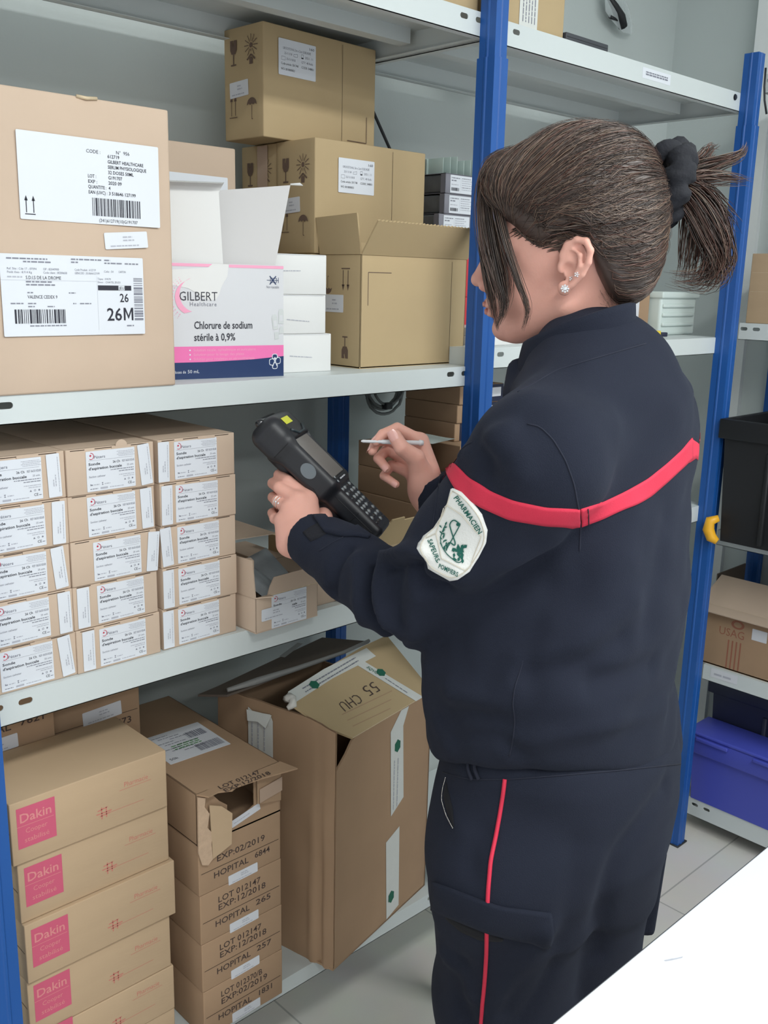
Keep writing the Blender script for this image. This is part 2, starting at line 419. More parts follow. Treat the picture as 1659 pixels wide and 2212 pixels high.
# ================================================================== DECAL HELPERS (print on cartons)
def glass_icon(mb, fr, x, y, s, mt, flip=False):
    g = -1 if flip else 1
    P = lambda pts: [(x + a * s, y + g * b * s) for a, b in (pts if not flip else pts[::-1])]
    mb.poly(fr, P([(-.22, 1.0), (-.22, .62), (-.13, .46), (.13, .46), (.22, .62), (.22, 1.0), (.04, 1.0), (-.02, .8), (.05, .7), (-.06, .84), (-.02, 1.0)]), mt)
    mb.poly(fr, P([(-.03, .46), (-.03, .06), (.03, .06), (.03, .46)]), mt)
    mb.poly(fr, P([(-.18, .06), (-.18, 0), (.18, 0), (.18, .06)]), mt)
def sun_icon(mb, fr, x, y, s, mt):
    mb.disc(fr, x, y + .66 * s, .09 * s, mt)
    for k in range(12):
        a = 2 * PI * k / 12; r1 = .40 * s if k not in (9,) else .22 * s
        mb.line(fr, [(x + .14 * s * math.cos(a), y + .66 * s + .14 * s * math.sin(a)), (x + r1 * math.cos(a), y + .66 * s + r1 * math.sin(a))], .028 * s, mt)
    mb.line(fr, [(x - .24 * s, y + .16 * s), (x, y + .34 * s), (x + .24 * s, y + .16 * s)], .06 * s, mt)
    mb.poly(fr, [(x - .10 * s, y), (x + .10 * s, y), (x + .10 * s, y + .2 * s), (x, y + .26 * s), (x - .10 * s, y + .2 * s)], mt)
def arrows_icon(mb, fr, x, y, s, mt, flip=False, bar=True, gap=.32, w=.05):
    g = -1 if flip else 1
    for q in (-gap / 2, gap / 2):
        X = x + q * s
        mb.line(fr, [(X, y + g * .08 * s), (X, y + g * .8 * s)], w * s, mt)
        t = [(X - .1 * s, y + g * .72 * s), (X + .1 * s, y + g * .72 * s), (X, y + g * 1.0 * s)]
        mb.poly(fr, t if not flip else t[::-1], mt)
    if bar: mb.line(fr, [(x - .3 * s, y), (x + .3 * s, y)], w * s, mt)
def umbrella_icon(mb, fr, x, y, s, mt, flip=False):
    g = -1 if flip else 1
    pts = [(.32 * math.cos(PI * k / 10), .55 + .3 * math.sin(PI * k / 10)) for k in range(11)] + [(-.2, .62), (-.1, .55), (0, .62), (.1, .55), (.2, .62)]
    q = [(x + a * s, y + g * b * s) for a, b in pts]
    mb.poly(fr, q if not flip else q[::-1], mt)
    mb.line(fr, [(x, y + g * .55 * s), (x, y), (x + .08 * s, y - g * 0)], .03 * s, mt)
def rrect(w, h, r=0.002, n=3):
    pts = []
    for cx, cy, a0 in ((w - r, r, -PI / 2), (w - r, h - r, 0), (r, h - r, PI / 2), (r, r, PI)):
        for k in range(n + 1): a = a0 + PI / 2 * k / n; pts.append((cx + r * math.cos(a), cy + r * math.sin(a)))
    return pts
def sticker(parent, fr, x, y, w, h, ang=0.0, mt=PAPER, name='label', fn=None, r=0.0015, label=None):
    """a paper label stuck on a face; fn(mb, frame) prints on it"""
    mb = MB(); f = fr.sub(x, y, ang); mb.poly(f, rrect(w, h, r), mt, 0.0007, 0.0004)
    if fn: fn(mb, Fr(f.p(0, 0, 0.0007), f.u, f.v))
    o = mb.build(name, parent)
    if label: o['label'] = label
    return o
def trk(mb, f, w=0.046, h=0.016):       # small stock label: two short lines and one long one
    mb.micro(f, w * .42, h * .66, w * .22, h * .13, INKL, 1); mb.micro(f, w * .42, h * .46, w * .26, h * .13, INKL, 2)
    mb.micro(f, w * .12, h * .14, w * .66, h * .12, INKL, 3)

def carton_body(w, d, h, mt, seam=True, gap=True, bev=0.0018, bulge=0.0, seed=0, side_seam=None):
    """closed board box with rounded edges, a centre flap seam on top and slightly bowed panels"""
    mb = MB(); bm = bmesh.new(); bmesh.ops.create_cube(bm, size=1)
    for v in bm.verts: v.co = Vector(((v.co.x + .5) * w, (v.co.y + .5) * d, (v.co.z + .5) * h))
    bmesh.ops.bevel(bm, geom=bm.edges[:], offset=bev, segments=2, affect='EDGES', profile=0.6)
    if bulge:
        bmesh.ops.subdivide_edges(bm, edges=[e for e in bm.edges if e.calc_length() > 0.03], cuts=7, use_grid_fill=True)
        for v in bm.verts:
            q = v.co; a = (q.x / w - .5) * 2; b = (q.y / d - .5) * 2; c = (q.z / h - .5) * 2
            nz = noise.noise(Vector((q.x * 14 + seed, q.y * 14, q.z * 14))) * 0.4
            v.co = q + Vector((a * (1 - b * b) * (1 - c * c), b * (1 - a * a) * (1 - c * c), 0)) * bulge * (1 + nz)
    mb.bm(bm, mt, True)
    ft = Fr((0, 0, h), (1, 0, 0), (0, 1, 0))
    if seam: mb.rect(ft, 0.004, d / 2 - 0.0006, w - 0.008, 0.0012, SLOT, 0.0002)
    if side_seam: mb.rect(Fr((0, 0, 0), (1, 0, 0), (0, 0, 1)), side_seam, 0.003, 0.0008, h - 0.006, SLOT, 0.0002 + bulge)
    return mb
def front(w, d, h): return Fr((0, 0, 0), (1, 0, 0), (0, 0, 1))
def left(w, d, h): return Fr((0, d, 0), (0, -1, 0), (0, 0, 1))
def topf(w, d, h): return Fr((0, 0, h), (1, 0, 0), (0, 1, 0))
def right(w, d, h): return Fr((w, 0, 0), (0, 1, 0), (0, 0, 1))
def flap(parent, pts3, th, mt, name='flap', inner=None, jag=0, label=None):
    """a board flap: planar polygon through 3D points (first edge is the hinge), with thickness and a corrugated edge"""
    P = [Vector(p) for p in pts3]
    u = (P[1] - P[0]).normalized(); nn = (P[1] - P[0]).cross(P[2] - P[0]).normalized(); v = nn.cross(u)
    fr = Fr(P[0], u, v); q = [((p - P[0]).dot(u), (p - P[0]).dot(v)) for p in P]
    if jag:
        i = 2; a, b = q[2], q[3]; n = jag; rd = random.Random(5); out = q[:3]
        for k in range(1, n):
            t = k / n; hh = 0.0016 if k % 2 else -0.0010
            out.append((a[0] + (b[0] - a[0]) * t, a[1] + (b[1] - a[1]) * t + hh * rd.uniform(.5, 1)))
        q = out + q[3:]
    mb = MB(); mb.poly(fr, q, mt, th / 2, th)
    mb.rect(fr, 0.0, -0.0006, (P[1] - P[0]).length, 0.0012, EDGE, th / 2 + 0.0001)
    o = mb.build(name, parent)
    if label: o['label'] = label
    return o, fr
# ================================================================== LEFT BAY, MIDDLE SHELF
ZM = 1.357
def gilbert_label(mb, f):
    W_, H_ = 0.184, 0.099
    mb.text(f, .125, .084, .0058, 'N°  956', INK)
    mb.text(f, .0855, .0822, .0058, 'CODE :', INK)
    for i, s in enumerate(['612719', 'GILBERT HEALTHCARE', 'SERUM PHYSIOLOGIQUE', '32 DOSES 50ML', 'G191707', '2020 09', '4', '3 518646 127199']):
        ln = {0: .016, 1: .049, 2: .053, 3: .035, 4: .019, 5: .018, 6: .0025, 7: .037}[i]
        mb.text(f, .1135 , .0785 - i * .0062, .0056, s, INK, bold=0.012, width=ln)
    for s, i in (('LOT :', 4), ('EXP :', 5), ('QUANTITE :', 6), ('EAN (UVC) :', 7)):
        mb.text(f, .0865, .0785 - i * .0062, .0056, s, INK, bold=0.008, width={4: .011, 5: .012, 6: .024, 7: .025}[i])
    mb.barcode(f, .091, .0095, .066, .021, INK, 4)
    mb.text(f, .099, .0025, .0056, '(241)612719(10)G191707', INK, width=.053)
    arrows_icon(mb, f, .012, .006, .021, INK, gap=.42, w=.05)
def ship_label(mb, f):
    H_ = .094
    for (x, y, w) in ((.008, .0895, .050), (.028, .0860, .034), (.088, .0905, .040), (.088, .0870, .010), (.132, .0905, .008), (.132, .0870, .024), (.160, .0870, .020)):
        mb.micro(f, x, y, w, .0026, INKG, int(y * 1e4))
    for (x, y, s, wd) in ((.008, .0775, 'Ref. Site : Cde 17 - 07094', .036), (.008, .0735, 'Poids theo : 8,914 Kg', .030), (.052, .0775, 'OP : 82040900', .020),
                          (.052, .0735, 'Code client : 00200658', .030), (.092, .0778, 'Code Produit : 612719', .028), (.092, .0738, 'GENCOD : 3518646127199', .033),
                          (.131, .0765, 'Colis : 54', .013), (.151, .0765, 'CARTON', .010)):
        mb.text(f, x, y, .0036, s, INKG, width=wd)
    mb.micro(f, .008, .0685, .018, .0024, INKL, 2)
    mb.text(f, .030, .0668, .0055, 'S.D.I.S DE LA DROME', INK, width=.044)
    mb.micro(f, .030, .0630, .032, .0026, INKG, 3); mb.micro(f, .030, .0595, .036, .0026, INKG, 4)
    mb.micro(f, .031, .0505, .007, .0022, INKG, 5); mb.micro(f, .083, .0505, .009, .0022, INKG, 6)
    mb.text(f, .031, .0443, .0056, 'VALENCE CEDEX 9', INK, width=.037)
    for (x, y, w) in ((.010, .0378, .016), (.031, .0378, .010), (.031, .0342, .008), (.055, .0342, .009), (.088, .0378, .004), (.097, .0378, .015)):
        mb.micro(f, x, y, w, .0022, INKG, int(x * 1e4))
    mb.barcode(f, .014, .0150, .064, .0165, INK, 9, 40)
    mb.micro(f, .032, .0115, .046, .0022, INKG, 8)
    mb.text(f, .122, .0675, .0034, 'Tépas : 01K70', INKG, width=.018); mb.text(f, .122, .0635, .0034, 'Envoi :  CHATEL JEUDI', INKG, width=.031)
    mb.rect(f, .122, .0548, .046, .0060, INK); mb.rect(f, .150, .0550, .0085, .0056, PAPER, .0005)
    mb.text(f, .1508, .0560, .0050, 'JEU', INK, width=.007, lift=.0008)
    mb.text(f, .1512, .0405, .0148, '26', INK, bold=.012, width=.0125)
    mb.text(f, .1325, .0175, .0222, '26', INK, bold=.012, width=.0210)
    mb.poly(f, [(.1560, .0175), (.1585, .0175), (.1585, .0290), (.1628, .0190), (.1671, .0290), (.1671, .0175), (.1696, .0175), (.1696, .0333), (.1668, .0333), (.1628, .0236), (.1588, .0333), (.1560, .0333)], INK)
    mb.micro(f, .160, .0100, .010, .0026, INKG, 9)
    mb.barcode(f, .1715, .0175, .0125, .0530, INKG, 12, 30, vert=True)
    for (a, b) in (((.0, .0655), (.121, .0655)), ((.121, .006), (.121, .0720))): mb.line(f, [a, b], .0002, INKL)

def gilbert_carton(label, loc):
    w, d, h = 0.310, 0.205, 0.350
    t = thing('cardboard_box', label, 'box', loc, 0, 'tall saline cartons on the middle shelf')
    carton_body(w, d, h, KRAFTP, bev=0.003, bulge=0.003, seed=3).build('carton_body', t)
    x0 = 0.7045 - 0.310
    F = Fr((0, -0.0032, 0), (1, 0, 0), (0, 0, 1))
    sticker(t, F, .5007 - x0, .205, .1845, .0985, -0.004, PAPER, 'product_label', gilbert_label)
    return t, F, x0
gc, F, x0 = gilbert_carton('large pale cardboard box with two big white labels at the left of the middle shelf', (0.3945, 1.149, ZM))
sticker(gc, F, .6070 - x0, .1745, .0600, .0200, 0.075, PAPER, 'stock_label', lambda mb, f: trk(mb, f, .060, .020))
sticker(gc, F, .4722 - x0, .0700, .1860, .0955, 0.0, PAPER, 'shipping_label', ship_label)
mb = MB(); fr = Fr((0, 0, .35), (1, 0, 0), (0, 1, 0))
mb.tube([(.185, .0, .3496), (.197, -.0020, .3485), (.211, -.0005, .3500)], .0022, EDGE, 6); mb.build('dented_edge', gc)
gc2, F, x0 = gilbert_carton('pale cardboard box with one white code label, standing behind the open white box', (0.668, 1.392, ZM))

# white printed box with its lid open -----------------------------------
wb = thing('medicine_box', 'white, pink and navy printed box with its lid flaps standing open', 'box', (0.6640, 1.2275, ZM), math.radians(-11.0))
w, d, h = 0.2525, 0.12, 0.163
mb = MB(); th = .0012
fr = Fr((0, 0, 0), (1, 0, 0), (0, 0, 1))
# front panel has a half-round thumb notch and a torn strip
notch = [(w - .100 + .0125 * math.cos(PI + PI * k / 10), h + .0165 * math.sin(PI + PI * k / 10)) for k in range(11)][::-1]
XO = .0455
mb.poly(fr, [(XO, 0), (w, 0), (w, h)] + notch + [(XO, h)], GCARD, 0, th)
mb.box(XO, w, d - th, d, 0, h, GCARD); mb.box(XO, XO + th, th, d - th, 0, h, GCARD); mb.box(w - th, w, th, d - th, 0, h, GCARD); mb.box(XO, w, th, d - th, 0, th, GCARDIN)
mb.build('box_body', wb)
mb = MB(); f1 = Fr((0, 0, 0), (1, 0, 0), (0, 0, 1))
mb.rect(f1, XO, 0, w - XO, .024, NAVY); mb.rect(f1, XO, .024, w - XO, .0225, PINK); mb.poly(f1, [(w * .5, .024), (w, .024), (w, .030), (w * .80, .0262)], NAVY, .0005)
mb.rect(f1, XO, h - .0050, w - .1127 - XO, .0042, PINKL); mb.rect(f1, w - .0873, h - .0050, .0873, .0042, PINKL)
mb.text(f1, .110, .0715, .0150, 'Chlorure de sodium', INK, bold=.012, width=.091, lift=.0005); mb.text(f1, .1095, .0545, .0150, 'stérile à 0,9%', INK, bold=.012, width=.0640, lift=.0005)
for i, (s, wd) in enumerate((('Solution nasale, ophtalmique et auriculaire', .098), ('Solution pour le lavage des plaies', .079), ('Solution pour inhalation en aérosolthérapie', .096))):
    mb.text(f1, .1080, .0395 - i * .0064, .0054, s, PINKL, width=wd, lift=.0005); mb.disc(f1, .1030, .0412 - i * .0064, .0014, PAPER, .0005, 4)
mb.text(f1, .072, .0085, .0060, 'unidoses de', PAPER, width=.024, lift=.0006); mb.text(f1, .0985, .0085, .0068, '50 mL', PAPER, width=.0180, lift=.0006)
# maker's cross emblem
c = (w - .0150, .0225)
for dx, dy in ((-.0048, -.001), (.0052, .001), (0, .0062), (0, -.0066)):
    mb.poly(f1, [(c[0] + dx + a, c[1] + dy + b) for a, b in rrect(.0092, .0100, .003)] if 0 else [(c[0] + dx - .0046 + a, c[1] + dy - .005 + b) for a, b in rrect(.0092, .0100, .003)], PAPER, .0007)
    mb.poly(f1, [(c[0] + dx - .0036 + a, c[1] + dy - .004 + b) for a, b in rrect(.0072, .0080, .0024)], NAVY, .0009)
mb.disc(f1, c[0], c[1] + .0045, .0016, PAPER, .0011); mb.line(f1, [(c[0] - .004, c[1] - .008), (c[0], c[1] + .001), (c[0] + .004, c[1] - .008)], .0013, PAPER, .0011); mb.line(f1, [(c[0] - .004, c[1] + .005), (c[0], c[1] + .001), (c[0] + .005, c[1] + .007)], .0013, PAPER, .0011)
# crossed-out syringe
sx, sy = w - .0175, h - .0215
mb.text(f1, sx - .0105, sy - .0115, .0055, 'Non injectable', INKG, width=.0205, lift=.0005)
mb.line(f1, [(sx - .010, sy), (sx + .009, sy)], .0007, NAVY, .0005); mb.line(f1, [(sx + .009, sy - .004), (sx + .009, sy + .004)], .0007, NAVY, .0005)
mb.line(f1, [(sx - .005, sy - .006), (sx + .005, sy + .006)], .0015, NAVY, .0006); mb.line(f1, [(sx - .005, sy + .006), (sx + .005, sy - .006)], .0015, NAVY, .0006)
mb.line(f1, [(sx - .004, sy + .003), (sx + .006, sy + .003), (sx + .006, sy - .003), (sx - .004, sy - .003), (sx - .004, sy + .003)], .0006, NAVY, .0006)
VIAL = mat('pale_vial_print', (204, 208, 208), .4)
# single dose vials
for vx, vy, a in ((w - .0125, .070, .12), (w - .0035, .078, .0)):
    g = f1.sub(vx, vy, a); mb.poly(g, [(-.005, .0), (.0035, .0), (.0035, .018), (.002, .022), (-.003, .022), (-.005, .018)], VIAL, .0005); mb.poly(g, [(-.003, .004), (.002, .004), (.002, .013), (-.003, .013)], GCARD, .0007)
    mb.poly(g, [(-.003, -.004), (.003, -.004), (.0035, -.014), (-.004, -.015)], VIAL, .0005)
# heart-shaped dotted emblem and name
hx, hy = .0805, .115
arc = [(hx + .026 + .024 * math.cos(a), hy + .000 + .024 * math.sin(a)) for a in [PI * (.62 + .74 * k / 14) for k in range(15)]]
arc2 = [(hx + .033 + .024 * math.cos(a), hy + .004 + .024 * math.sin(a)) for a in [PI * (.58 + .84 * k / 14) for k in range(15)]]
mb.poly(f1, arc + arc2[::-1], PINKL, .0005)
for k in range(1, 14):
    a = PI * (.62 + .74 * k / 14)
    for j in range(3):
        rr_ = .0262 + j * .0030 + (.002 if k > 8 else 0)
        mb.disc(f1, hx + .026 + rr_ * math.cos(a) - .001, hy + rr_ * math.sin(a), .0009 - j * .0002, PINKL, .0005, 6)
mb.text(f1, .0885, .1110, .0180, 'GILBERT', INK, bold=-.006, width=.0580, lift=.0006); mb.text(f1, .1040, .1035, .0080, 'Healthcare', INKG, width=.0410, spacing=1.2, lift=.0005)
mb.build('printed_front', wb)
# torn strip of white card layer around the notch
mb = MB(); mb.poly(f1, [(w - .1125, h - .0005), (w - .0875, h - .0005), (w - .0900, h - .0180), (w - .0950, h - .0250), (w - .1000, h - .0340), (w - .1030, h - .0430), (w - .1080, h - .0500), (w - .1160, h - .0520), (w - .1220, h - .0500), (w - .1500, h - .0350), (w - .1750, h - .0310), (w - .1750, h - .0100), (w - .1200, h - .0060)], WBOARD, .0004)
for i in range(2): mb.micro(f1, .056, h - .024 - i * .006, .018, .0026, INKL, i, .0007)
mb.build('torn_strip', wb)
X1 = w - .0875
# left lid flap standing up, with rolled tuck edge
mb = MB(); rows = 6
def sheet(mb, pts, mt, th=.0009):
    P = [Vector(p) for p in pts]; n = (P[1] - P[0]).cross(P[2] - P[0]).normalized() * th
    mb.add(P + [p + n for p in P], [tuple(range(len(P))), tuple(reversed(range(len(P), 2 * len(P))))] + [(i, (i + 1) % len(P), (i + 1) % len(P) + len(P), i + len(P)) for i in range(len(P))], mt)
hz = .268
sheet(mb, [(XO, .026, .150), (X1 - .0065, .004, .150), (X1 - .012, .004, hz - .0060), (XO, .026, hz - .0090)], WBOARD)
pr = [(0, .0, hz - .010), (0, .0005, hz - .005), (0, -.004, hz + .001), (0, -.011, hz + .0035), (0, -.016, hz + .0015)]
vs = []
for i, q in enumerate(pr):
    vs += [(XO, q[1] + .026, q[2]), (X1 - .012 + (0, .003, .005, .004, -.001)[i], q[1] + .004, q[2] + .002)]
mb.add(vs, [(2 * i, 2 * i + 1, 2 * i + 3, 2 * i + 2) for i in range(len(pr) - 1)], WBOARD, True)
mb.build('lid_flap', wb)
# right lid flap leaning outwards
mb = MB()
A_ = [Vector(q) for q in ((X1 - .005, .020, .150), (w - .012, .004, .160), (w + .024, .024, .280), (X1 - .005, .055, .266))]
vs = []; G_ = 8
for o_ in (0, .0009):
    for j in range(G_ + 1):
        for i in range(G_ + 1):
            a_, b_ = i / G_, j / G_; vs.append(A_[0].lerp(A_[1], a_).lerp(A_[3].lerp(A_[2], a_), b_) + Vector((0, o_, 0)))
fs = [(j * (G_ + 1) + i, j * (G_ + 1) + i + 1, (j + 1) * (G_ + 1) + i + 1, (j + 1) * (G_ + 1) + i) for j in range(G_) for i in range(G_)]
mb.add(vs, fs + [tuple(reversed([q + (G_ + 1) ** 2 for q in f])) for f in fs], GCARDIN, True)
sheet(mb, [(w + .024, .024, .280), (w + .040, .014, .2795), (w + .038, .020, .2835), (w + .026, .028, .2820)], WBOARD)
mb.build('side_flap', wb)

# three small white boxes ------------------------------------------------
def small_white(label, x, y, z, w, h, rot, ly):
    t = thing('small_white_box', label, 'box', (x, y, z), rot, 'small white boxes stacked beside the open white box')
    mb = MB(); mb.bbox(0, w, 0, .150, 0, h, WBOARD, .0015)
    mb.rect(Fr((0, 0, 0), (1, 0, 0), (0, 0, 1)), .004, h - .0016, w - .008, .0006, INKL, .0002)
    mb.build('box_body', t)
    mb = MB(); fr = Fr((0, 0, 0), (1, 0, 0), (0, 0, 1)).sub(0, 0, -.08 if ly < .03 else .02); mb.micro(fr, .028, ly, .042, .0022, INKL, 2, .0005); mb.build('stamped_code', t)
    return t
small_white('bottom one of the three stacked small white boxes beside the open white box', .9200, 1.2165, ZM, .109, .0600, math.radians(-6), .028)
small_white('middle one of the three stacked small white boxes, with a bent lower corner', .9150, 1.2170, ZM + .0603, .103, .0600, math.radians(-6), .024)
small_white('top one of the three stacked small white boxes beside the open white box', .9020, 1.2195, ZM + .1206, .1165, .0610, math.radians(-7), .034)

# golden transit cartons --------------------------------------------------
def transit_label(mb, f):
    w, h = .083, .0565
    mb.text(f, .067, .0475, .0058, '160', INK, width=.012); mb.text(f, .009, .0405, .0054, 'UROOSTOVAL 5m x 2cm SOIE.NOIE', INKG, width=.062)
    mb.text(f, .012, .0330, .0050, '25/11/18', INKG, width=.017); mb.line(f, [(.033, .032), (.041, .032), (.041, .037), (.037, .036), (.033, .0355), (.033, .032)], .0005, INKG)
    mb.line(f, [(.050, .032), (.050, .038), (.0545, .038), (.0545, .032), (.050, .032)], .0005, INKG); mb.rect(f, .050, .0315, .0045, .002, INK); mb.text(f, .058, .0325, .0050, '2021. 11', INKG, width=.018)
    mb.line(f, [(.006, .0235), (.006, .0290), (.014, .0290), (.014, .0235), (.006, .0235)], .0004, INKG); mb.text(f, .0165, .0245, .0050, '25/11/181B', INKG, width=.020)
    mb.text(f, .050, .0245, .0050, 'QTY. 48 Rolls', INKG, width=.026)
    mb.text(f, .005, .0165, .0050, 'Code article: 501748', INK, width=.038); mb.text(f, .050, .0165, .0050, 'CODE: 548801', INK, width=.028)
    mb.text(f, .005, .0080, .0050, 'WO: 0018000053', INK, width=.030)
def transit(label, loc, rot=0.0, w=.263, d=.105, h=.1865, flipped=False, stick=True, taped=False, mt=KRAFTY):
    t = thing('cardboard_box', label, 'box', loc, rot, 'golden transit cartons at the right end of the middle shelf')
    mb = carton_body(w, d, h, mt, seam=True, bev=.002, bulge=.0015, seed=loc[0] * 9)
    L = Fr((-.0016, d, 0), (0, -1, 0), (0, 0, 1)); F = Fr((0, -.0016, 0), (1, 0, 0), (0, 0, 1))
    s = .040
    glass_icon(mb, L, .028, .118, s, STAMPS); sun_icon(mb, L, .075, .116, s * 1.1, STAMPS)
    arrows_icon(mb, L, .026, .036, s * .9, STAMPS, gap=.3, w=.035); umbrella_icon(mb, L, .076, .030, s, STAMPS)
    mb.line(F, [(.192, .0150), (.2405, .0150), (.2405, .0600)], .0013, STAMPS, .0003); mb.rect(F, .178, .004, .0007, h - .01, SLOT, .0001)
    mb.build('carton_body', t)
    if stick:
        sticker(t, F, *stick, .0830, .0565, 0, PAPER, 'product_label', transit_label)
        sticker(t, L, .018, .0665, .050, .0250, .05, PAPERG, 'stock_label', lambda mb, f: trk(mb, f, .05, .025))
    if taped:
        mb = MB(); mb.rect(L, .050, .002, .030, h - .004, TAPEC, .0006); mb.build('packing_tape', t)
    return t
transit('golden cardboard box at the back behind the open carton, carrying the upper box', (1.086, 1.318, ZM + .1875), 0, stick=(.0500, .0905 + .0125))
transit('golden cardboard box with shiny tape on its end, pushed back against the wall', (1.090, 1.427, ZM + .1875), 0, taped=True, stick=None)
transit('golden cardboard box hidden low behind the three small white boxes', (1.080, 1.320, ZM), 0, stick=None)
transit('golden cardboard box at the very back under the taped one', (1.088, 1.428, ZM), 0, stick=None)
transit('golden cardboard box on top of the pile, right under the top shelf', (1.034, 1.390, ZM + .3752), math.radians(2.5), h=.1780, stick=(.0310, .1015))

# open transit carton turned upside down ----------------------------------
oc = thing('open_cardboard_box', 'open golden cardboard box with raised flaps at the right end of the middle shelf', 'box', (1.0945, 1.2085, ZM), 0)
w, d, h, th = .258, .104, .186, .003
mb = MB()
mb.bbox(0, w, 0, th, 0, h, KRAFTY, .0012); mb.bbox(0, w, d - th, d, 0, h, KRAFTY, .0012); mb.bbox(0, th, 0, d, 0, h, KRAFTY, .0012); mb.bbox(w - th, w, 0, d, 0, h, KRAFTY, .0012); mb.box(0, w, 0, d, 0, th, KRAFTY)
F = Fr((0, 0, 0), (1, 0, 0), (0, 0, 1)); L = Fr((0, d, 0), (0, -1, 0), (0, 0, 1))
mb.line(F, [(.0690, h - .0285), (.0160, h - .0285), (.0160, h - .0820)], .0013, STAMPS); mb.rect(F, .218, .006, .0008, h - .012, SLOT)
arrows_icon(mb, L, .066, .163, .036, STAMPS, flip=True, gap=.34, w=.05); glass_icon(mb, L, .066, .052, .037, STAMPS, flip=True)
umbrella_icon(mb, L, .020, .15, .034, STAMPS, flip=True)
mb.build('carton_body', oc)
sticker(oc, L, .012, .091, .0490, .0290, 0, PAPERG, 'stock_label', lambda mb, f: trk(mb, f, .049, .029))
flap(oc, [(w, .0, h), (0, .0, h), (.002, -.036, h + .052), (w + .001, -.030, h + .054)], .003, KRAFTY, jag=60)
flap(oc, [(0, .0, h), (0, d, h), (-.006, d + .004, h + .060), (-.030, .004, h + .062)], .003, KRAFTY)
flap(oc, [(w, d, h), (w, 0, h), (w + .020, 0, h + .03), (w + .020, d, h + .03)], .003, KRAFTY)
flap(oc, [(0, d, h), (w, d, h), (w - .002, d + .012, h + .045), (.002, d + .012, h + .045)], .003, KRAFTY)

# ================================================================== LEFT BAY, LOWER SHELF : CATHETER CARTONS
ZL = 0.976
PW, PD, PH = .1262, .305, .0608
def peters_label(mb, f):
    g = (.0702, .0535)
    mb.line(f, [(.0070 + .0038 * math.cos(a), .0470 + .0042 * math.sin(a)) for a in [PI * (.55 - 1.25 * k / 10) for k in range(11)]], .0007, REDINK, .0005)
    mb.disc(f, .0062, .0478, .0013, REDINK, .0006, 8)
    mb.text(f, .0105, .0435, .0056, 'Péters', INKG, width=.0165, lift=.0005)
    for i in range(4): mb.micro(f, .044 + .002 * (i % 2), .0495 - i * .0020, .024, .0011, INKL, i)
    mb.line(f, [(.003, .0412), (.067, .0412)], .0002, INKG)
    mb.text(f, .0030, .0348, .0050, 'Sonde', INK, bold=.015, width=.0165); mb.text(f, .0375, .0352, .0043, '26 Ch', INK, bold=.008, width=.0105); mb.text(f, .0510, .0352, .0043, 'REF 06501826B', INKG, width=.0180)
    mb.text(f, .0030, .0288, .0050, "d'aspiration buccale", INK, bold=.015, width=.0475); mb.text(f, .058, .0296, .0034, '25 unit.', INKG, width=.010)
    mb.micro(f, .034, .0258, .034, .0016, INKG, 6); mb.micro(f, .046, .0228, .022, .0016, INKG, 7)
    mb.text(f, .0030, .0185, .0038, 'Suction catheter', INKG, width=.0235); mb.micro(f, .046, .0180, .022, .0014, INKL, 8); mb.micro(f, .052, .0155, .016, .0014, INKL, 9)
    mb.poly(f, [(.0045, .0080), (.0080, .0080), (.0080, .0095), (.0065, .0092), (.0045, .0105)], INKG); mb.micro(f, .0095, .0082, .008, .0018, INKL, 10)
    mb.poly(f, [(.0205, .0075), (.0230, .0075), (.0218, .0092), (.0230, .0110), (.0205, .0110), (.0217, .0092)], INKG); mb.micro(f, .0248, .0082, .008, .0018, INKL, 11)
    mb.poly(f, [(.0530, .0105), (.0560, .0105), (.0545, .0130)], INKG); mb.disc(f, .0600, .0118, .0014, INKG, .0003, 8, r0=.0009); mb.disc(f, .0655, .0118, .0012, INKG, .0003, 8)
    mb.text(f, .0585, .0045, .0050, 'CE', INK, width=.0055); mb.micro(f, .0650, .0050, .004, .0014, INKG, 14)
    mb.micro(f, .004, .0030, .011, .0015, INKG, 12); mb.rect(f, .0185, .0022, .0105, .0024, INKL); mb.micro(f, .032, .0030, .020, .0015, INKL, 13)
def peters_side(mb, f):
    g = Fr(f.p(.0175, 0), f.v, -f.u)
    mb.micro(g, .014, .0095, .009, .0018, INKL, 1); mb.micro(g, .014, .0065, .015, .0018, INKL, 2); mb.micro(g, .006, .0025, .046, .0012, INKL, 4)
_mb = MB(); _f = Fr((0, 0, 0), (1, 0, 0), (0, 0, 1)); _mb.poly(_f, rrect(.0702, .0535, .0010), PAPER, 0.0007, 0.0004); peters_label(_mb, Fr((0, -0.0007, 0), (1, 0, 0), (0, 0, 1)))
plab0 = _mb.build('product_label'); PLABEL = plab0.data; bpy.data.objects.remove(plab0)
_mb = MB(); _mb.poly(_f, rrect(.0175, .0560, .0012), PAPER, 0.0007, 0.0004); peters_side(_mb, Fr((0, -0.0007, 0), (1, 0, 0), (0, 0, 1)))
q = _mb.build('stock_label'); SLABEL = q.data; bpy.data.objects.remove(q)
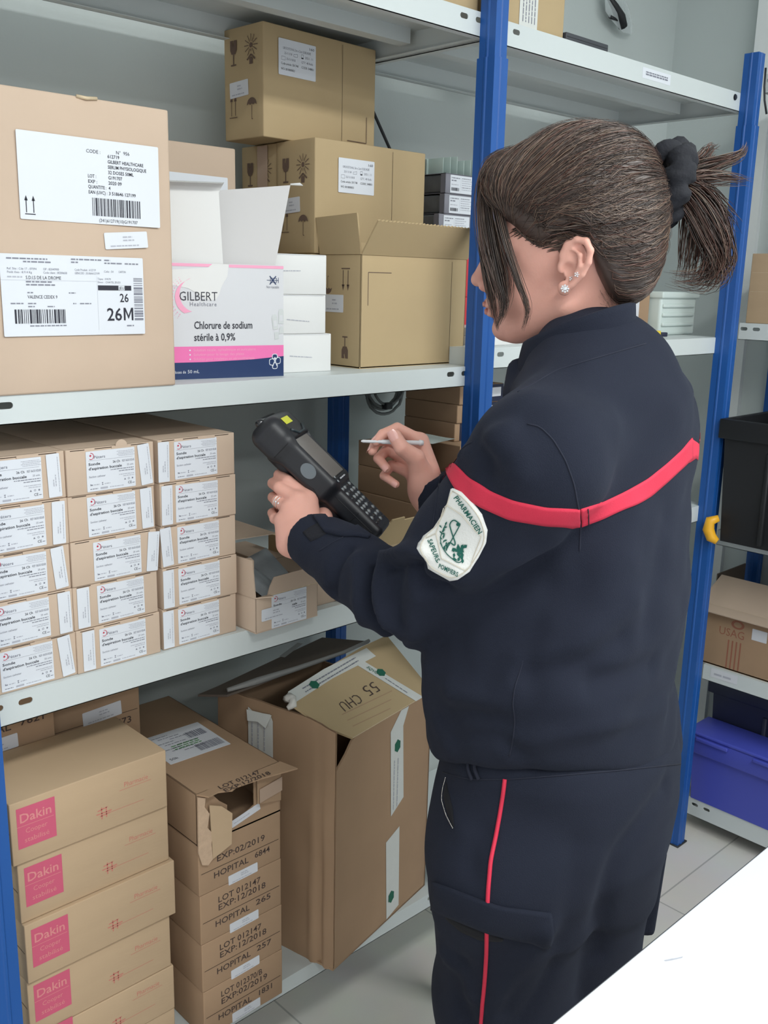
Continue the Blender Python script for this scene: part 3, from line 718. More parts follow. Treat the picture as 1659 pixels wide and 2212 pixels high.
def peters_body(tab, dark_x):
    mb = MB(); mb.bbox(0, PW, 0, PD, 0, PH, KRAFTP, .0012)
    ft = Fr((0, 0, PH), (1, 0, 0), (0, 1, 0)); F = Fr((0, 0, 0), (1, 0, 0), (0, 0, 1))
    # lid of the mailer: fold line along the front and the two locking slits
    mb.rect(ft, .004, .0022, PW - .008, .0007, SLOT, .0002)
    for a, b in ((.006, .026), (.040, .066), (.084, .116)): mb.rect(F, a, PH - .0021, b - a, .0010, SLOT, .0003)
    mb.poly(F, [(.062, PH - .001), (.096, PH - .001), (.093, PH + .0026), (.065, PH + .0026)] if 0 else [(.064, PH - .0042), (.092, PH - .0042), (.092, PH - .0006), (.064, PH - .0006)], KRAFTP, .0010, .0008)
    if tab:
        mb.poly(F, [(.078 + .0085 * math.cos(PI * k / 10), PH - .0010 + .0085 * math.sin(PI * k / 10)) for k in range(11)], KRAFTP, .0012, .0010)
    return mb
tmp = peters_body(False, 0).build('carton_body'); PB0 = tmp.data; bpy.data.objects.remove(tmp)
tmp = peters_body(True, 0).build('carton_body'); PB1 = tmp.data; bpy.data.objects.remove(tmp)
rows_n = ['bottom', 'second from bottom', 'middle', 'fourth from bottom', 'top']
cols = {  # x, name, (label x, stock label x, tilt) for rows bottom..top
 'A': (.4185, 'left', [(.0235, .1055, .10), (.0235, .1060, .02), (.0240, .1050, .09), (.0250, .1035, -.02), (.0250, .1030, .03)]),
 'B': (.5458, 'central', [(.0330, .0080, .0), (.0350, .0055, .0), (.0310, .1085, -.09), (.0270, .1060, .04), (.0270, .1060, .09)]),
 'C': (.6800, 'right', [(.0255, .0000, .0), (.0255, .0000, .0), (.0265, .0020, .07), (.0240, .0010, -.01), (.0255, -.0010, -.01)])}
for ck, (cx, cn, rws) in cols.items():
    for r, (lx, sx_, tl) in enumerate(rws):
        jx = {('B', 2): -.0, ('B', 0): .001, ('A', 0): .002, ('C', 0): -.001}.get((ck, r), 0)
        t = thing('catheter_carton', 'catheter mailer carton, %s of the %s stack on the lower shelf' % (rows_n[r], cn), 'box',
                  (cx + jx, 1.158 + (.002 if (r + ord(ck)) % 2 else 0), ZL + .0002 + r * (PH + .0004)), 0, 'suction catheter cartons stacked on the lower shelf')
        b = bpy.data.objects.new('carton_body', PB1 if (ck, r) in (('B', 4), ('A', 0), ('C', 2)) else PB0); COL.objects.link(b); b.parent = t
        l = bpy.data.objects.new('product_label', PLABEL); COL.objects.link(l); l.parent = t; l.location = (lx, -.0001, .0030)
        l.rotation_euler = (0, random.uniform(-.012, .012), 0)
        s2 = bpy.data.objects.new('stock_label', SLABEL); COL.objects.link(s2); s2.parent = t; s2.location = (sx_, -.0006, .0022); s2.rotation_euler = (0, -tl, 0)

# open mailer to the right ------------------------------------------------
oc = thing('open_catheter_carton', 'open pale mailer carton with grey sachets inside, right of the stacked mailer cartons', 'box', (.8195, 1.1290, ZL), math.radians(2))
w, d, h, th = .1245, .300, .0560, .0022
mb = MB(); mb.bbox(0, w, 0, th, 0, h, KRAFTP, .001); mb.bbox(0, w, d - th, d, 0, h, KRAFTP, .001); mb.bbox(0, th, 0, d, 0, h, KRAFTP, .001); mb.bbox(w - th, w, 0, d, 0, h, KRAFTP, .001); mb.box(0, w, 0, d, 0, .002, KRAFTP)
mb.build('carton_body', oc)
F = Fr((0, 0, 0), (1, 0, 0), (0, 0, 1))
l = bpy.data.objects.new('product_label', PLABEL); COL.objects.link(l); l.parent = oc; l.location = (.030, -.0002, .0015)
def over(mb, f): trk(mb, f, .052, .019)
sticker(oc, Fr((0, -.0008, 0), (1, 0, 0), (0, 0, 1)), .0100, .0175, .060, .0190, .0, PAPER, 'stock_label', over)
# front lip folded outwards, side tab with a round mark, lid raised at the back
flap(oc, [(.022, .0, h), (w, .0, h), (w, .006, h + .0265), (.040, .004, h + .0255), (.030, .001, h + .014)], .002, KRAFTP, 'front_lip')
flap(oc, [(.0, .0, h + .001), (.026, .0, h + .001), (.022, -.016, h + .003)], .0016, KRAFTP, 'lip_corner')
o_, f_ = flap(oc, [(.0, .040, h - .004), (.027, .040, h - .004), (.028, .040, h + .046), (.022, .040, h + .052), (.0, .040, h + .054)], .002, KRAFTP, 'side_tab')
mb = MB(); ff = Fr((0, .0385, h), (1, 0, 0), (0, 0, 1)); mb.disc(ff, .0135, .022, .0085, mat('grey_round_mark', (150, 142, 138), .7), .0004, 20); mb.line(ff, [(.020, .000), (.0245, .0035), (.020, .007), (.0155, .0035), (.020, .000)], .0006, STAMPS, .0004); mb.build('printed_mark', oc)
flap(oc, [(0, .0, h), (-.001, .060, h), (-.003, .056, h + .058), (-.002, .004, h + .060)], .002, KRAFTP, 'side_tab')
flap(oc, [(0, d, h), (w, d, h), (w, d - .02, h + .055), (0, d - .02, h + .058)], .002, KRAFTP, 'lid', label='inner lid standing up at the back')
flap(oc, [(0, .105, h + .066), (w, .105, h + .060), (w, d, h + .062), (0, d, h + .072)], .002, KRAFTP, 'lid')
def sachet(parent, loc, rot, w, l, seed):
    mb = MB(); nx, ny = 8, 8; vs = []; rd = random.Random(seed)
    for s in (1, -1):
        for j in range(ny + 1):
            for i in range(nx + 1):
                a = i / nx * 2 - 1; b = j / ny * 2 - 1
                hh = .010 * (1 - a ** 4) * (1 - b ** 4) * s + .004 * noise.noise(Vector((a * 2 + seed, b * 2, s * 3)))
                vs.append((a * w / 2, b * l / 2, hh * (1 if abs(a) < 1 and abs(b) < 1 else .15)))
    N = (nx + 1) * (ny + 1); fs = []
    for j in range(ny):
        for i in range(nx):
            q = j * (nx + 1) + i
            fs.append((q, q + 1, q + nx + 2, q + nx + 1)); fs.append((q + N, q + nx + 1 + N, q + nx + 2 + N, q + 1 + N))
    mb.add(vs, fs, mat('grey_sachet_film', (150, 156, 160), .3, noise_amt=.15, noise_scale=60), True)
    return mb
for i, (x, y, z, rx, ry, rz) in enumerate([(.045, .05, .058, .5, .1, .4), (.080, .09, .068, .3, -.4, -.3), (.050, .14, .050, .2, .2, .8)]):
    o = sachet(None, None, None, .055, .085, i * 7 + 1).build('catheter_sachet')
    o.location = Vector(oc.location) + Vector((x, y, z)); o.rotation_euler = (rx, ry, rz)
    tag(o, ['crumpled grey sachet at the front of the open mailer carton', 'grey sachet sticking out of the open mailer carton on its right side', 'grey sachet lying deep inside the open mailer carton'][i], 'sachet', 'grey sachets in the open mailer carton')

# long brown cartons at the right end of the lower shelf
def plain(name, label, loc, w, d, h, mt=KRAFTD, rot=0.0, group=None, cat='box', lines=(), seam=True):
    t = MB(); o = carton_body(w, d, h, mt, seam=seam, bev=.0015, seed=loc[0])
    F = Fr((0, 0, 0), (1, 0, 0), (0, 0, 1))
    for z in lines: o.rect(F, .003, z, w - .006, .0010, SLOT, .0002)
    ob = o.build(name); ob.location = loc; ob.rotation_euler = (0, 0, rot); return tag(ob, label, cat, group)
hs = [(.976, .0455), (.0, .0), ]
zz = ZL + .0003
for i, (hh, yy) in enumerate([(.044, 1.166), (.0435, 1.163), (.044, 1.160), (.050, 1.195), (.047, 1.230)]):
    w_ = .0755
    plain('long_carton', ['long brown carton at the bottom of the pile behind the raised sleeve', 'long brown carton second from the bottom of the pile behind the raised sleeve', 'long brown carton with a pale front corner, in the middle of the pile',
                          'long brown carton set further back near the top of the pile', 'long brown carton topping the pile beside the writing hand'][i],
          (1.221 + (.002 if i > 2 else 0), yy, zz), w_, 1.350 - yy, hh, KRAFTD if i != 2 else KRAFTD, group='long brown cartons at the right end of the lower shelf'); zz += hh + .0004
# open carton showing its tall front panel
t = thing('open_cardboard_box', 'open golden carton with a tall tabbed front panel, behind the left forearm', 'box', (1.020, 1.156, ZL), math.radians(2))
w, d, h = .150, .20, .080
mb = MB(); mb.bbox(0, w, d - .002, d, 0, h, KRAFTY, .001); mb.bbox(0, .002, 0, d, 0, h, KRAFTY, .001); mb.bbox(w - .002, w, 0, d, 0, h, KRAFTY, .001); mb.box(0, w, 0, d, 0, .002, KRAFTY); mb.bbox(0, w, 0, .002, 0, h, KRAFTY, .001); mb.build('carton_body', t)
flap(t, [(0, 0, h), (w, 0, h), (w, -.026, h + .047), (.142, -.027, h + .051), (.112, -.027, h + .051), (.110, -.028, h + .058), (.080, -.028, h + .057), (.078, -.027, h + .051), (.058, -.027, h + .050), (.034, -.025, h + .043), (.020, -.025, h + .043), (.018, -.026, h + .047), (.000, -.026, h + .045)], .0025, KRAFTY, 'front_panel')
# carton visible between open mailer and front panel carton
plain('mailer_carton', 'closed pale mailer carton mostly hidden behind the left sleeve', (.958, 1.170, ZL), .058, .26, .050, KRAFTP)

# ================================================================== LEFT BAY, BOTTOM SHELF
ZB = 0.316
def dakin_square(mb, F):
    g = F.sub(.0085, .0220, 0)
    mb.rect(g, 0, 0, .0525, .0585, MAGENTA)
    mb.text(g, .003, .0370, .0185, 'Dakin', PALETXT, bold=.012, width=.0440, lift=.0006); mb.line(g, [(.0, .0320), (.050, .0320)], .0007, PALETXT, .0006)
    mb.text(g, .0105, .0205, .0100, 'Cooper', PALETXT, width=.0300, lift=.0006); mb.text(g, .0085, .0075, .0100, 'stabilisé', PALETXT, width=.0340, lift=.0006)
def dakin_emblem(mb, F, seed):
    k = F.sub(.130, .0290, 0)   # winged cross emblem
    for (a, b) in (((-.011, .0), (.012, .0)), ((-.003, -.009), (-.003, .009)), ((.004, -.008), (.004, .007)), ((-.009, .005), (.006, .007)), ((-.006, -.004), (.010, -.003))): mb.line(k, [a, b], .0014, MAGTXT)
    mb.line(F, [(.140, .0260), (.192, .0260)], .0005, MAGTXT)
def dakin_words(mb, F):
    mb.text(F, .1620, .0560, .0110, 'Pharmacie', MAGTXT, bold=-.01, width=.0380); mb.line(F, [(.155, .0530), (.205, .0530)], .0005, MAGTXT)
zs = [(ZB, .0775), (.3937, .0775), (.4714, .0900), (.5616, .0905), (.6523, .0905), (.7430, .0905)]
names = ['bottom', 'fifth from the top', 'fourth from the top', 'third from the top', 'second from the top', 'top']
xs_ = [(.440, .227), (.4405, .226), (.4410, .222), (.4410, .230), (.4400, .226), (.4335, .2305)]
for i, ((z, h), (x, w)) in enumerate(zip(zs, xs_)):
    t = thing('antiseptic_carton', 'carton with magenta square, %s of its stack on the bottom shelf' % names[i], 'box', (x, 1.138 + (.004, .002, .003, -.002, .004, .0)[i], z + .0002), 0, 'antiseptic cartons stacked on the bottom shelf')
    d = .148
    mb = carton_body(w, d, h - .0006, KRAFT, seam=False, bev=.0015)
    F = Fr((0, 0, 0), (1, 0, 0), (0, 0, 1)); L = Fr((0, d, 0), (0, -1, 0), (0, 0, 1))
    mb.rect(L, .004, h * .5, d - .008, .001, SLOT); mb.rect(L, d * .25, .003, .001, h - .006, SLOT)
    mb.build('carton_body', t)
    mb = MB(); dakin_square(mb, F); mb.build('brand_square', t); mb = MB(); dakin_emblem(mb, F, i); mb.build('emblem', t); mb = MB(); dakin_words(mb, F); mb.build('lettering', t)

def hosp_print(mb, F, w, num, lot, exp, seam_z, lab=True):
    s = .0150
    mb.line(F, [(.004, seam_z), (w - .004, seam_z)], .0010, SLOT, .0003)
    mb.text(F, .026, seam_z - .0165, s, 'HOPITAL', STAMP, bold=.01, width=.066); mb.text(F, .104, seam_z - .0145, s * .95, num, STAMP, bold=.01, width=.030)
    if lot: mb.text(F, .032, seam_z + .0240, s, lot, STAMP, bold=.008, width=.082)
    if exp: mb.text(F, .032, seam_z + .0100, s, exp, STAMP, bold=.008, width=.092)
hz0 = [ZB, .4025, .4890, .5755, .6620]
data = [('1831', 'LOT 012370/B', 'EXP:02/2019'), ('257', 'LOT 012147', 'EXP:12/2018'), ('265', 'LOT 012147', 'EXP:12/2018'), ('6844', '', 'EXP:02/2019')]
hn = ['bottom', 'fourth from the top', 'third from the top', 'second from the top']
HW, HD = .1560, .335
for i in range(4):
    t = thing('hospital_carton', 'stamped brown carton, %s of the narrow stack on the bottom shelf' % hn[i], 'box', (.7080 + (.003, .002, .001, 0)[i], 1.128, hz0[i] + .0002), 0, 'stamped hospital cartons in the narrow stack')
    mb = carton_body(HW, HD, .0860, KRAFTD, seam=False, bev=.0016)
    hosp_print(mb, Fr((0, 0, 0), (1, 0, 0), (0, 0, 1)), HW, data[i][0], data[i][1], data[i][2], .0370)
    mb.build('carton_body', t)
    sticker(t, Fr((0, 0, 0), (1, 0, 0), (0, 0, 1)), .0535, -.004 if i else .001, .0560, .0165, .02, PAPERG, 'stock_label', lambda mb, f: trk(mb, f, .056, .0165))
# topmost one, torn open at the front
t = thing('hospital_carton', 'torn open brown carton with a delivery label on its lid, top of the narrow stack', 'box', (.7075, 1.128, .6622), 0, 'stamped hospital cartons in the narrow stack')
w, d, h, th = HW, HD, .0870, .0025
mb = MB(); F = Fr((0, 0, 0), (1, 0, 0), (0, 0, 1))
hole = [(.022, .086), (.040, .080), (.062, .083), (.070, .079), (.100, .087), (.105, .086), (.105, .038), (.058, .024), (.058, .050), (.046, .060), (.034, .070)]
mb.poly(F, [(0, 0), (w, 0), (w, h), (.105, h), (.105, .030), (.054, .008), (.054, .050), (.040, .062), (.020, h), (0, h)], KRAFTD, 0, th)
mb.bbox(0, th, 0, d, 0, h, KRAFTD, .001); mb.bbox(w - th, w, 0, d, 0, h, KRAFTD, .001); mb.bbox(0, w, d - th, d, 0, h, KRAFTD, .001); mb.box(0, w, 0, d, 0, th, KRAFTD); mb.bbox(0, w, .0, d, h - th, h, KRAFTD, .001)
mb.build('carton_body', t)
# lid edge folded forward
o, fr = flap(t, [(0, .0, h), (w, .0, h), (w + .012, -.030, h - .004), (.105, -.020, h - .006), (.060, -.016, h - .010), (.050, -.020, h - .008), (.030, -.012, h - .004), (.012, -.014, h - .004)], .0025, KRAFTD, 'lid_flap')
g = Fr((0, -.012, h), (1, 0, 0), (0, 1, 0)); g = Fr((0, 0, h), (1, 0, 0), Vector((0, 1, .12)))
mb = MB(); mb.text(g, .035, -.010, .0125, 'LOT 012147', STAMP, bold=.006, width=.076, lift=.0022); mb.text(g, .037, -.021, .0125, 'EXP:12/2018', STAMP, bold=.006, width=.086, lift=.0022); mb.build('stamped_text', t)
# right hand front flap with shiny tape, torn left strip
flap(t, [(w, -.001, .020), (w, -.001, h), (.106, -.010, h - .002), (.106, -.010, .036)][::-1], .0025, KRAFTD, 'front_flap')
mb = MB(); g = Fr((.106, -.0125, 0), (.050, .009, 0), (0, 0, 1)); mb.rect(g, 0, .038, .052, .024, TAPEC, .0006); mb.build('packing_tape', t)
mb = MB(); rd = random.Random(3)
pts = [(0, h)] + [(.014 + rd.uniform(-.003, .004), h - .004 - k * .009) for k in range(12)] + [(.004, -.026), (-.002, -.018)]
g = Fr((0, -.004, 0), (1, -.10, 0), (0, 0, 1)); mb.poly(g, [(-.001, h - .002), (-.002, -.008), (.004, -.030), (.014, -.034), (.022, -.026), (.020, .000), (.022, .018), (.014, .030), (.018, .052), (.010, .066), (.012, .080)][::1], TORN, .001, .003)
mb.poly(Fr((.018, -.006, 0), (1, -.12, 0), (0, 0, 1)), [(.0, .066), (.004, -.026), (.014, -.022), (.036, -.012), (.038, .040), (.020, .058)], KRAFT, .001, .0025)
mb.build('torn_strip', t)
sticker(t, Fr((0, 0, .0), (1, 0, 0), (0, 0, 1)), .062, .0070, .056, .012, .22, PAPERG, 'stock_label', lambda mb, f: mb.micro(f, .005, .005, .03, .002, INKL, 1))
def deliv(mb, f):
    mb.barcode(f, .062, .010, .045, .024, INKG, 7, 36); mb.barcode(f, .070, .060, .034, .022, INKG, 8, 20)
    for i in range(9): mb.micro(f, .006 + (i % 3) * .018, .092 - i * .008, .040, .003, INKG, i)
    for i in range(3): mb.micro(f, .030, .050 - i * .006, .05, .0040, mat('green_print', (70, 140, 70), .7), 20 + i)
    mb.text(f, .006, .010, .010, '50k', INK, width=.015)
sticker(t, Fr((0, 0, h), (1, 0, 0), (0, 1, 0)), .020, .105, .112, .105, -.03, PAPERG, 'delivery_label', deliv)

# brown cartons in two columns behind the antiseptic stack
def back_col(x, y, w, d, n, hh, side):
    plain('tall_carton', 'tall plain brown carton standing behind the antiseptic stack, under the %s dark carton' % side, (x, y, ZB), w, d, n * hh, KRAFTD, seam=False)
    return ZB + n * hh + .0003
z0 = back_col(.412, 1.292, .156, .19, 6, .0850, 'left')
t = thing('hospital_carton', 'brown carton stamped 7621 in the dark behind the antiseptic stack, beside the left post', 'box', (.412, 1.290, z0), 0, 'stamped hospital cartons behind the antiseptic stack')
mb = carton_body(.156, .18, .092, KRAFTD, seam=False); F = Fr((0, 0, 0), (1, 0, 0), (0, 0, 1))
mb.text(F, .0130, .0345, .0175, 'HOPITAL', STAMP, bold=.01, width=.078); mb.text(F, .104, .0365, .0155, '7621', STAMP, bold=.01, width=.036); mb.build('carton_body', t)
sticker(t, F, .034, .004, .066, .0215, .03, PAPERG, 'stock_label', lambda mb, f: trk(mb, f, .066, .0215))
z0 = back_col(.574, 1.320, .150, .165, 5, .0905, 'right')
t = thing('hospital_carton', 'brown carton with a slanting white label in the dark behind the antiseptic stack', 'box', (.574, 1.318, z0), 0, 'stamped hospital cartons behind the antiseptic stack')
mb = carton_body(.150, .16, .105, KRAFTD, seam=False)
mb.line(F, [(.004, .050), (.146, .050)], .0009, SLOT); mb.text(F, .098, .030, .016, '6473', STAMP, bold=.01, width=.036); mb.build('carton_body', t)
sticker(t, F, .052, .046, .066, .0235, .05, PAPERG, 'stock_label', lambda mb, f: trk(mb, f, .066, .0235))

# big battered carton with torn top --------------------------------------
B = thing('large_cardboard_box', 'big battered brown cardboard box with white tape and a torn lid, on the bottom shelf', 'box', (.9660, 1.1110, ZB), math.radians(12.5))
w, d, h, th = .308, .265, .468, .004
mb = MB()
F = Fr((0, 0, 0), (1, 0, 0), (0, 0, 1))
mb.poly(F, [(0.004, 0), (w, 0), (w, .420), (.060, .427), (.048, .424), (.030, .405), (.004, .385)], KRAFTD, 0, th)
mb.box(0, w, d - th, d, 0, h, KRAFTD); mb.box(w - th, w, 0, d, 0, .420, KRAFTD); mb.box(0, w, 0, d, 0, th, KRAFTD)
# crumpled left side with vertical creases near the front corner
ny, nz = 34, 16
def wall(off, flipit):
    vs = []
    for j in range(nz + 1):
        for i in range(ny + 1):
            y = d * i / ny; z = (h - .012 * max(0, 1 - y / .05)) * j / nz
            cr = -.0060 * math.exp(-((y - .018) / .006) ** 2) + .0055 * math.exp(-((y - .031) / .006) ** 2) - .0055 * math.exp(-((y - .045) / .008) ** 2)
            vs.append((off + cr * (.55 + .45 * math.sin(z * 9 + 1)) + .003 * noise.noise(Vector((y * 20, z * 12, 3))), y, z))
    fs = [(j * (ny + 1) + i, (j + 1) * (ny + 1) + i, (j + 1) * (ny + 1) + i + 1, j * (ny + 1) + i + 1) for j in range(nz) for i in range(ny)]
    mb.add(vs, [tuple(reversed(f)) for f in fs] if flipit else fs, KRAFTD, True)
wall(0, False); wall(.004, True)
mb.build('carton_body', B)
# front lid flap, folded back and standing a little proud
hp0, hp1 = Vector((.048, 0, .427)), Vector((w, 0, .420))
o, nn = flap(B, [hp0, hp1, (.335, .125, .497), (.255, .122, .505), (.120, .114, .503), (.006, .104, .496), (-.008, .090, .488), (.004, .060, .468), (.020, .030, .448)], .004, KRAFTY, 'top_flap')
sgn = 1 if nn.n.z > 0 else -1
UP = nn.v if (nn.v.y > 0) else -nn.v
ff = Fr(hp0, nn.u, UP); sg = 1 if ff.n.z > 0 else -1; L2 = .0024 * sg
VL = .135
mb = MB()
for k in (0, 1, 2): mb.line(ff, [(.02 + k * .0, .018 + k * .014), (.13 + k * .02, .012 + k * .014)], .0015, KRAFTD, L2 * (1.02 + k * .01))
mb.build('fold_crease', o)
mb = MB(); mb.poly(ff, [(-.046, VL - .029), (.205, VL - .004), (.200, VL + .004), (.030, VL - .004), (-.040, VL - .011)] if 0 else [(-.050, VL - .030), (.070, VL - .020), (.210, VL - .018), (.207, VL + .006), (.070, VL + .004), (-.042, VL - .006)], TAPEW, L2)
mb.poly(ff, [(.200, -.001), (.226, -.001), (.172, VL - .018), (.148, VL - .018)], TAPEW, L2 * 1.1)
ob = mb.build('white_tape', o)
mb = MB()
for k in range(2): mb.micro(Fr(ff.p(-.010, VL - .014 - k * .008), ff.u + ff.v * .06, ff.v), 0, 0, .17, .0038, INKG, k, L2 * 1.3)
g = Fr(ff.p(.166, VL - .030), ff.u * .38 - ff.v, ff.u); s2 = 1 if g.n.z > 0 else -1
mb.text(Fr(ff.p(.205, .050), -ff.u, -ff.v) if 0 else g, .0, -.004, .012, 'SQVO', GREEN, bold=.01, width=.024, lift=.0034 * s2)
mb.micro(g, .040, .000, .050, .0036, INKG, 6, .0034 * s2)
for (a_, b_) in ((.020, VL - .016), (.184, .082)):
    mb.poly(ff, [(a_ + .010 * math.cos(q) * (1 + .18 * (k % 2)), b_ + .008 * math.sin(q) * (1 + .18 * (k % 2))) for k, q in enumerate([2 * PI * k / 12 for k in range(12)])], GREEN, L2 * 1.5)
mb.build('tape_print', ob)
mb = MB(); g = Fr(ff.p(.150, .074), -ff.u, -ff.v); s2 = 1 if g.n.z > 0 else -1
mb.text(g, .0, .0, .034, '55', STAMP, bold=-.012, width=.040, lift=.0028 * s2); mb.text(g, .060, .006, .030, 'CHU', STAMP, bold=-.012, width=.058, lift=.0028 * s2); mb.build('handwritten_mark', o)
# white tape on the front face
mb = MB()
mb.poly(F, [(.166, .392), (.208, .388), (.226, .4215), (.200, .4225)], TAPEC if 0 else TAPEW, .0006)
mb.poly(F, [(.174, .219), (.216, .240), (.208, .389), (.166, .392)], TAPEW, .0008); mb.poly(F, [(.168, .004), (.210, .012), (.205, .184), (.160, .172)], TAPEW, .0006)
mb.micro(Fr((.176, 0, .350), (0, 0, -1), (1, 0, 0)), .02, .004, .10, .0040, INKL, 4, -.0012 if 0 else .0012); mb.micro(Fr((.176, 0, .350), (0, 0, -1), (1, 0, 0)), .02, .016, .10, .0040, INKL, 5, .0012)
for (a_, b_) in ((.190, .356), (.182, .046)): mb.poly(F, [(a_ + .009 * math.cos(q) * (1 + .2 * (k % 2)), b_ + .011 * math.sin(q) * (1 + .2 * (k % 2))) for k, q in enumerate([2 * PI * k / 12 for k in range(12)])], GREEN, .0012)
mb.build('front_tape', B)
mb = MB(); g = Fr((-.003, .189, 0), (0, -1, 0), (0, 0, 1)); mb.poly(g, [(0, .372), (.056, .360), (.056, .440), (.050, .452), (.012, .446), (.0, .452)], TAPEW, .0012, .0010)
mb.poly(Fr((-.006, .191, .448), (0, -1, 0), (-.4, 0, -1)), [(0, 0), (.056, -.004), (.050, .020), (.030, .014), (.008, .018)], TAPEW, .001, .001)
for k in range(3): mb.micro(Fr((-.0045, .180 - k * .014, .440), (0, 0, -1), (0, -1, 0)), 0, 0, .06, .0040, INKL, k, .0012)
mb.build('side_tape', B)
# dark rear flap
DB = mat('dark_board', (110, 98, 88), .85)
o, fr = flap(B, [(0, d, h), (w, d, h), (.310, .150, .486), (.233, .158, .484), (.122, .186, .480), (.030, .200, .484), (-.030, .215, .484), (-.046, .272, .490)], .004, DB, 'rear_flap')
mb = MB(); mb.tube([(-.030, .213, .487), (.030, .198, .487), (.122, .184, .483), (.233, .156, .487), (.310, .150, .489)], [.004, .007, .0055, .004, .004], mat('worn_tape', (160, 160, 158), .4), 6); mb.build('tape_edge', o)
mb = MB(); f3 = Fr((.14, .225, .489), (1, .2, .02), (-.2, 1, .0)); mb.poly(f3, [(0, 0), (.075, 0), (.075, .012), (0, .012)], MATS['worn_tape'], .001 * (1 if f3.n.z > 0 else -1)); mb.build('faded_label', o)
mb = MB(); rd = random.Random(8); base = Vector((-.008, .088, .490)); e2 = Vector((.012, .108, .500))
pts = [base.lerp(e2, k / 5) + Vector((rd.uniform(-.008, .002), rd.uniform(-.006, .004), rd.uniform(-.012, .006))) for k in range(6)]
mb.tube(pts, [.004, .008, .006, .009, .007, .006], mat('crumpled_tape', (208, 206, 200), .4, bump=.6, bump_scale=120), 7); mb.build('crumpled_tape', B)
# ================================================================== RIGHT BAY
ZR = 1.388
# grey dressing cartons
for i, (z, dx) in enumerate([(1.594, -.014), (1.632, 0), (1.670, .0015)]):
    t = thing('grey_carton', 'grey medical carton with a white label, %s of the stack beyond the post' % ['lowest', 'middle', 'topmost'][i], 'box', (1.437 + dx, 1.350, z), 0, 'grey label cartons beyond the centre post')
    w, d, h = .135, .135, .0375
    mb = MB(); mb.bbox(0, w, 0, .0015, 0, h, GREYB, .0005, 1); mb.bbox(0, w, d - .0015, d, 0, h, GREYB, .0005, 1); mb.box(0, w, 0, d, 0, .001, GREYB); mb.box(0, .0012, 0, .012, 0, h, GREYB); mb.bbox(w - .0015, w, 0, d, 0, h, GREYB, .0005, 1)
    if i == 2: mb.box(0, w, 0, d, h - .001, h, GREYB)
    mb.build('carton_body', t)
    def lb(mb, f):
        mb.micro(f, .003, .0270, .024, .0026, INKG, 1); mb.micro(f, .003, .0220, .014, .0034, INKG, 2); mb.micro(f, .003, .0150, .020, .0020, INKL, 3); mb.barcode(f, .003, .004, .022, .0060, INK, 3, 20)
        mb.line(f, [(.030, .002), (.030, .030)], .0003, INKL)
        for k in range(6): mb.micro(f, .033, .0275 - k * .0042, .026 + .006 * (k % 2), .0020, INKG if k in (0, 4) else INKL, 4 + k)
    sticker(t, Fr((0, 0, 0), (1, 0, 0), (0, 0, 1)), .014, .0022, .075, .0330, 0, PAPER, 'label', lb, r=.0004)
    mb = MB(); mb.bbox(.0015, .05, .014, .13, .002, h - .002, mat('grey_pouches', (92, 94, 96), .35, noise_amt=.5, noise_scale=26, bump=1.0, bump_scale=30), .004); mb.build('pouch_stack', t)
for i, (z, h) in enumerate([(ZR, .085), (ZR + .0853, .085), (ZR + .1706, .035)]):
    plain('red_carton', ['red carton at the bottom beneath the grey cartons', 'red carton in the middle beneath the grey cartons', 'flat red carton directly beneath the grey cartons'][i], (1.425, 1.352, z), .15, .135, h, REDB, group='red cartons beneath the grey cartons')
mb = MB()
for k in range(6): mb.bbox(0.005 + k * .020, 0.0065 + k * .020, .02, .11, 0, .030 + .003 * (k % 3), mat('frosted_card', (196, 214, 208), .3, alpha=.75), .0004, 1)
mb.box(0, .125, .06, .061, 0, .03, MATS['frosted_card'])
o = mb.build('card_divider'); o.location = (1.447, 1.35, 1.7082); tag(o, 'row of pale frosted dividers standing on the topmost grey carton', 'divider')
# carton and tub at the right end
t = thing('cardboard_box', 'brown cardboard box with a white printed sheet, behind the ponytail on the middle shelf', 'box', (1.838, 1.285, ZR), 0)
carton_body(.262, .18, .215, KRAFTD).build('carton_body', t)
def sheetp(mb, f):
    for k in range(7): mb.micro(f, .010, .104 - k * .012, .055 - .006 * (k % 3), .004, INKL, k)
    for k in range(3): mb.micro(f, .062, .035 - k * .009, .018, .004, INKG, 30 + k)
sticker(t, Fr((0, 0, 0), (1, 0, 0), (0, 0, 1)), .112, .040, .105, .125, 0, PAPERG, 'printed_sheet', sheetp)
t = thing('plastic_tub', 'milky white ribbed plastic tub at the right end of the middle shelf', 'tub', (2.1085, 1.252, ZR), 0)
mb = MB(); mb.bbox(.0, .165, .006, .15, 0, .098, MILKY, .008, 3)
for z in (.022, .045, .066): mb.bbox(.006, .150, .001, .010, z, z + .009, MILKY, .003, 2)
mb.build('tub_body', t); mb = MB(); mb.bbox(-.004, .169, .0, .155, .088, .104, MILKY, .004, 2); mb.build('rim', t)
for i, (px, py, a, c, nm) in enumerate([(1418, 727, .3, YEL, 'left yellow and navy plastic clip in front of the brown box'), (1441, 721, -.2, YEL, 'right yellow and navy plastic clip beside the milky tub')]):
    r_ = RM @ Vector(((px - 829.5) / 2089, (py - 1106) / 2089, 1)); p = CAMPOS + r_ * ((ZR - 1.5) / r_.z)
    t = thing('plastic_clip', nm, 'clip', (p.x, p.y, ZR), -.7 + a, 'small yellow and navy clips on the middle shelf')
    mb = MB(); mb.bbox(-.010, .008, -.006, .006, 0, .014, YEL, .002); mb.build('yellow_half', t)
    mb = MB(); mb.bbox(.0085, .028, -.005, .005, 0, .010, NAVYP, .002); mb.bbox(-.022, -.0105, -.005, .005, 0, .007, NAVYP, .002); mb.build('navy_half', t)
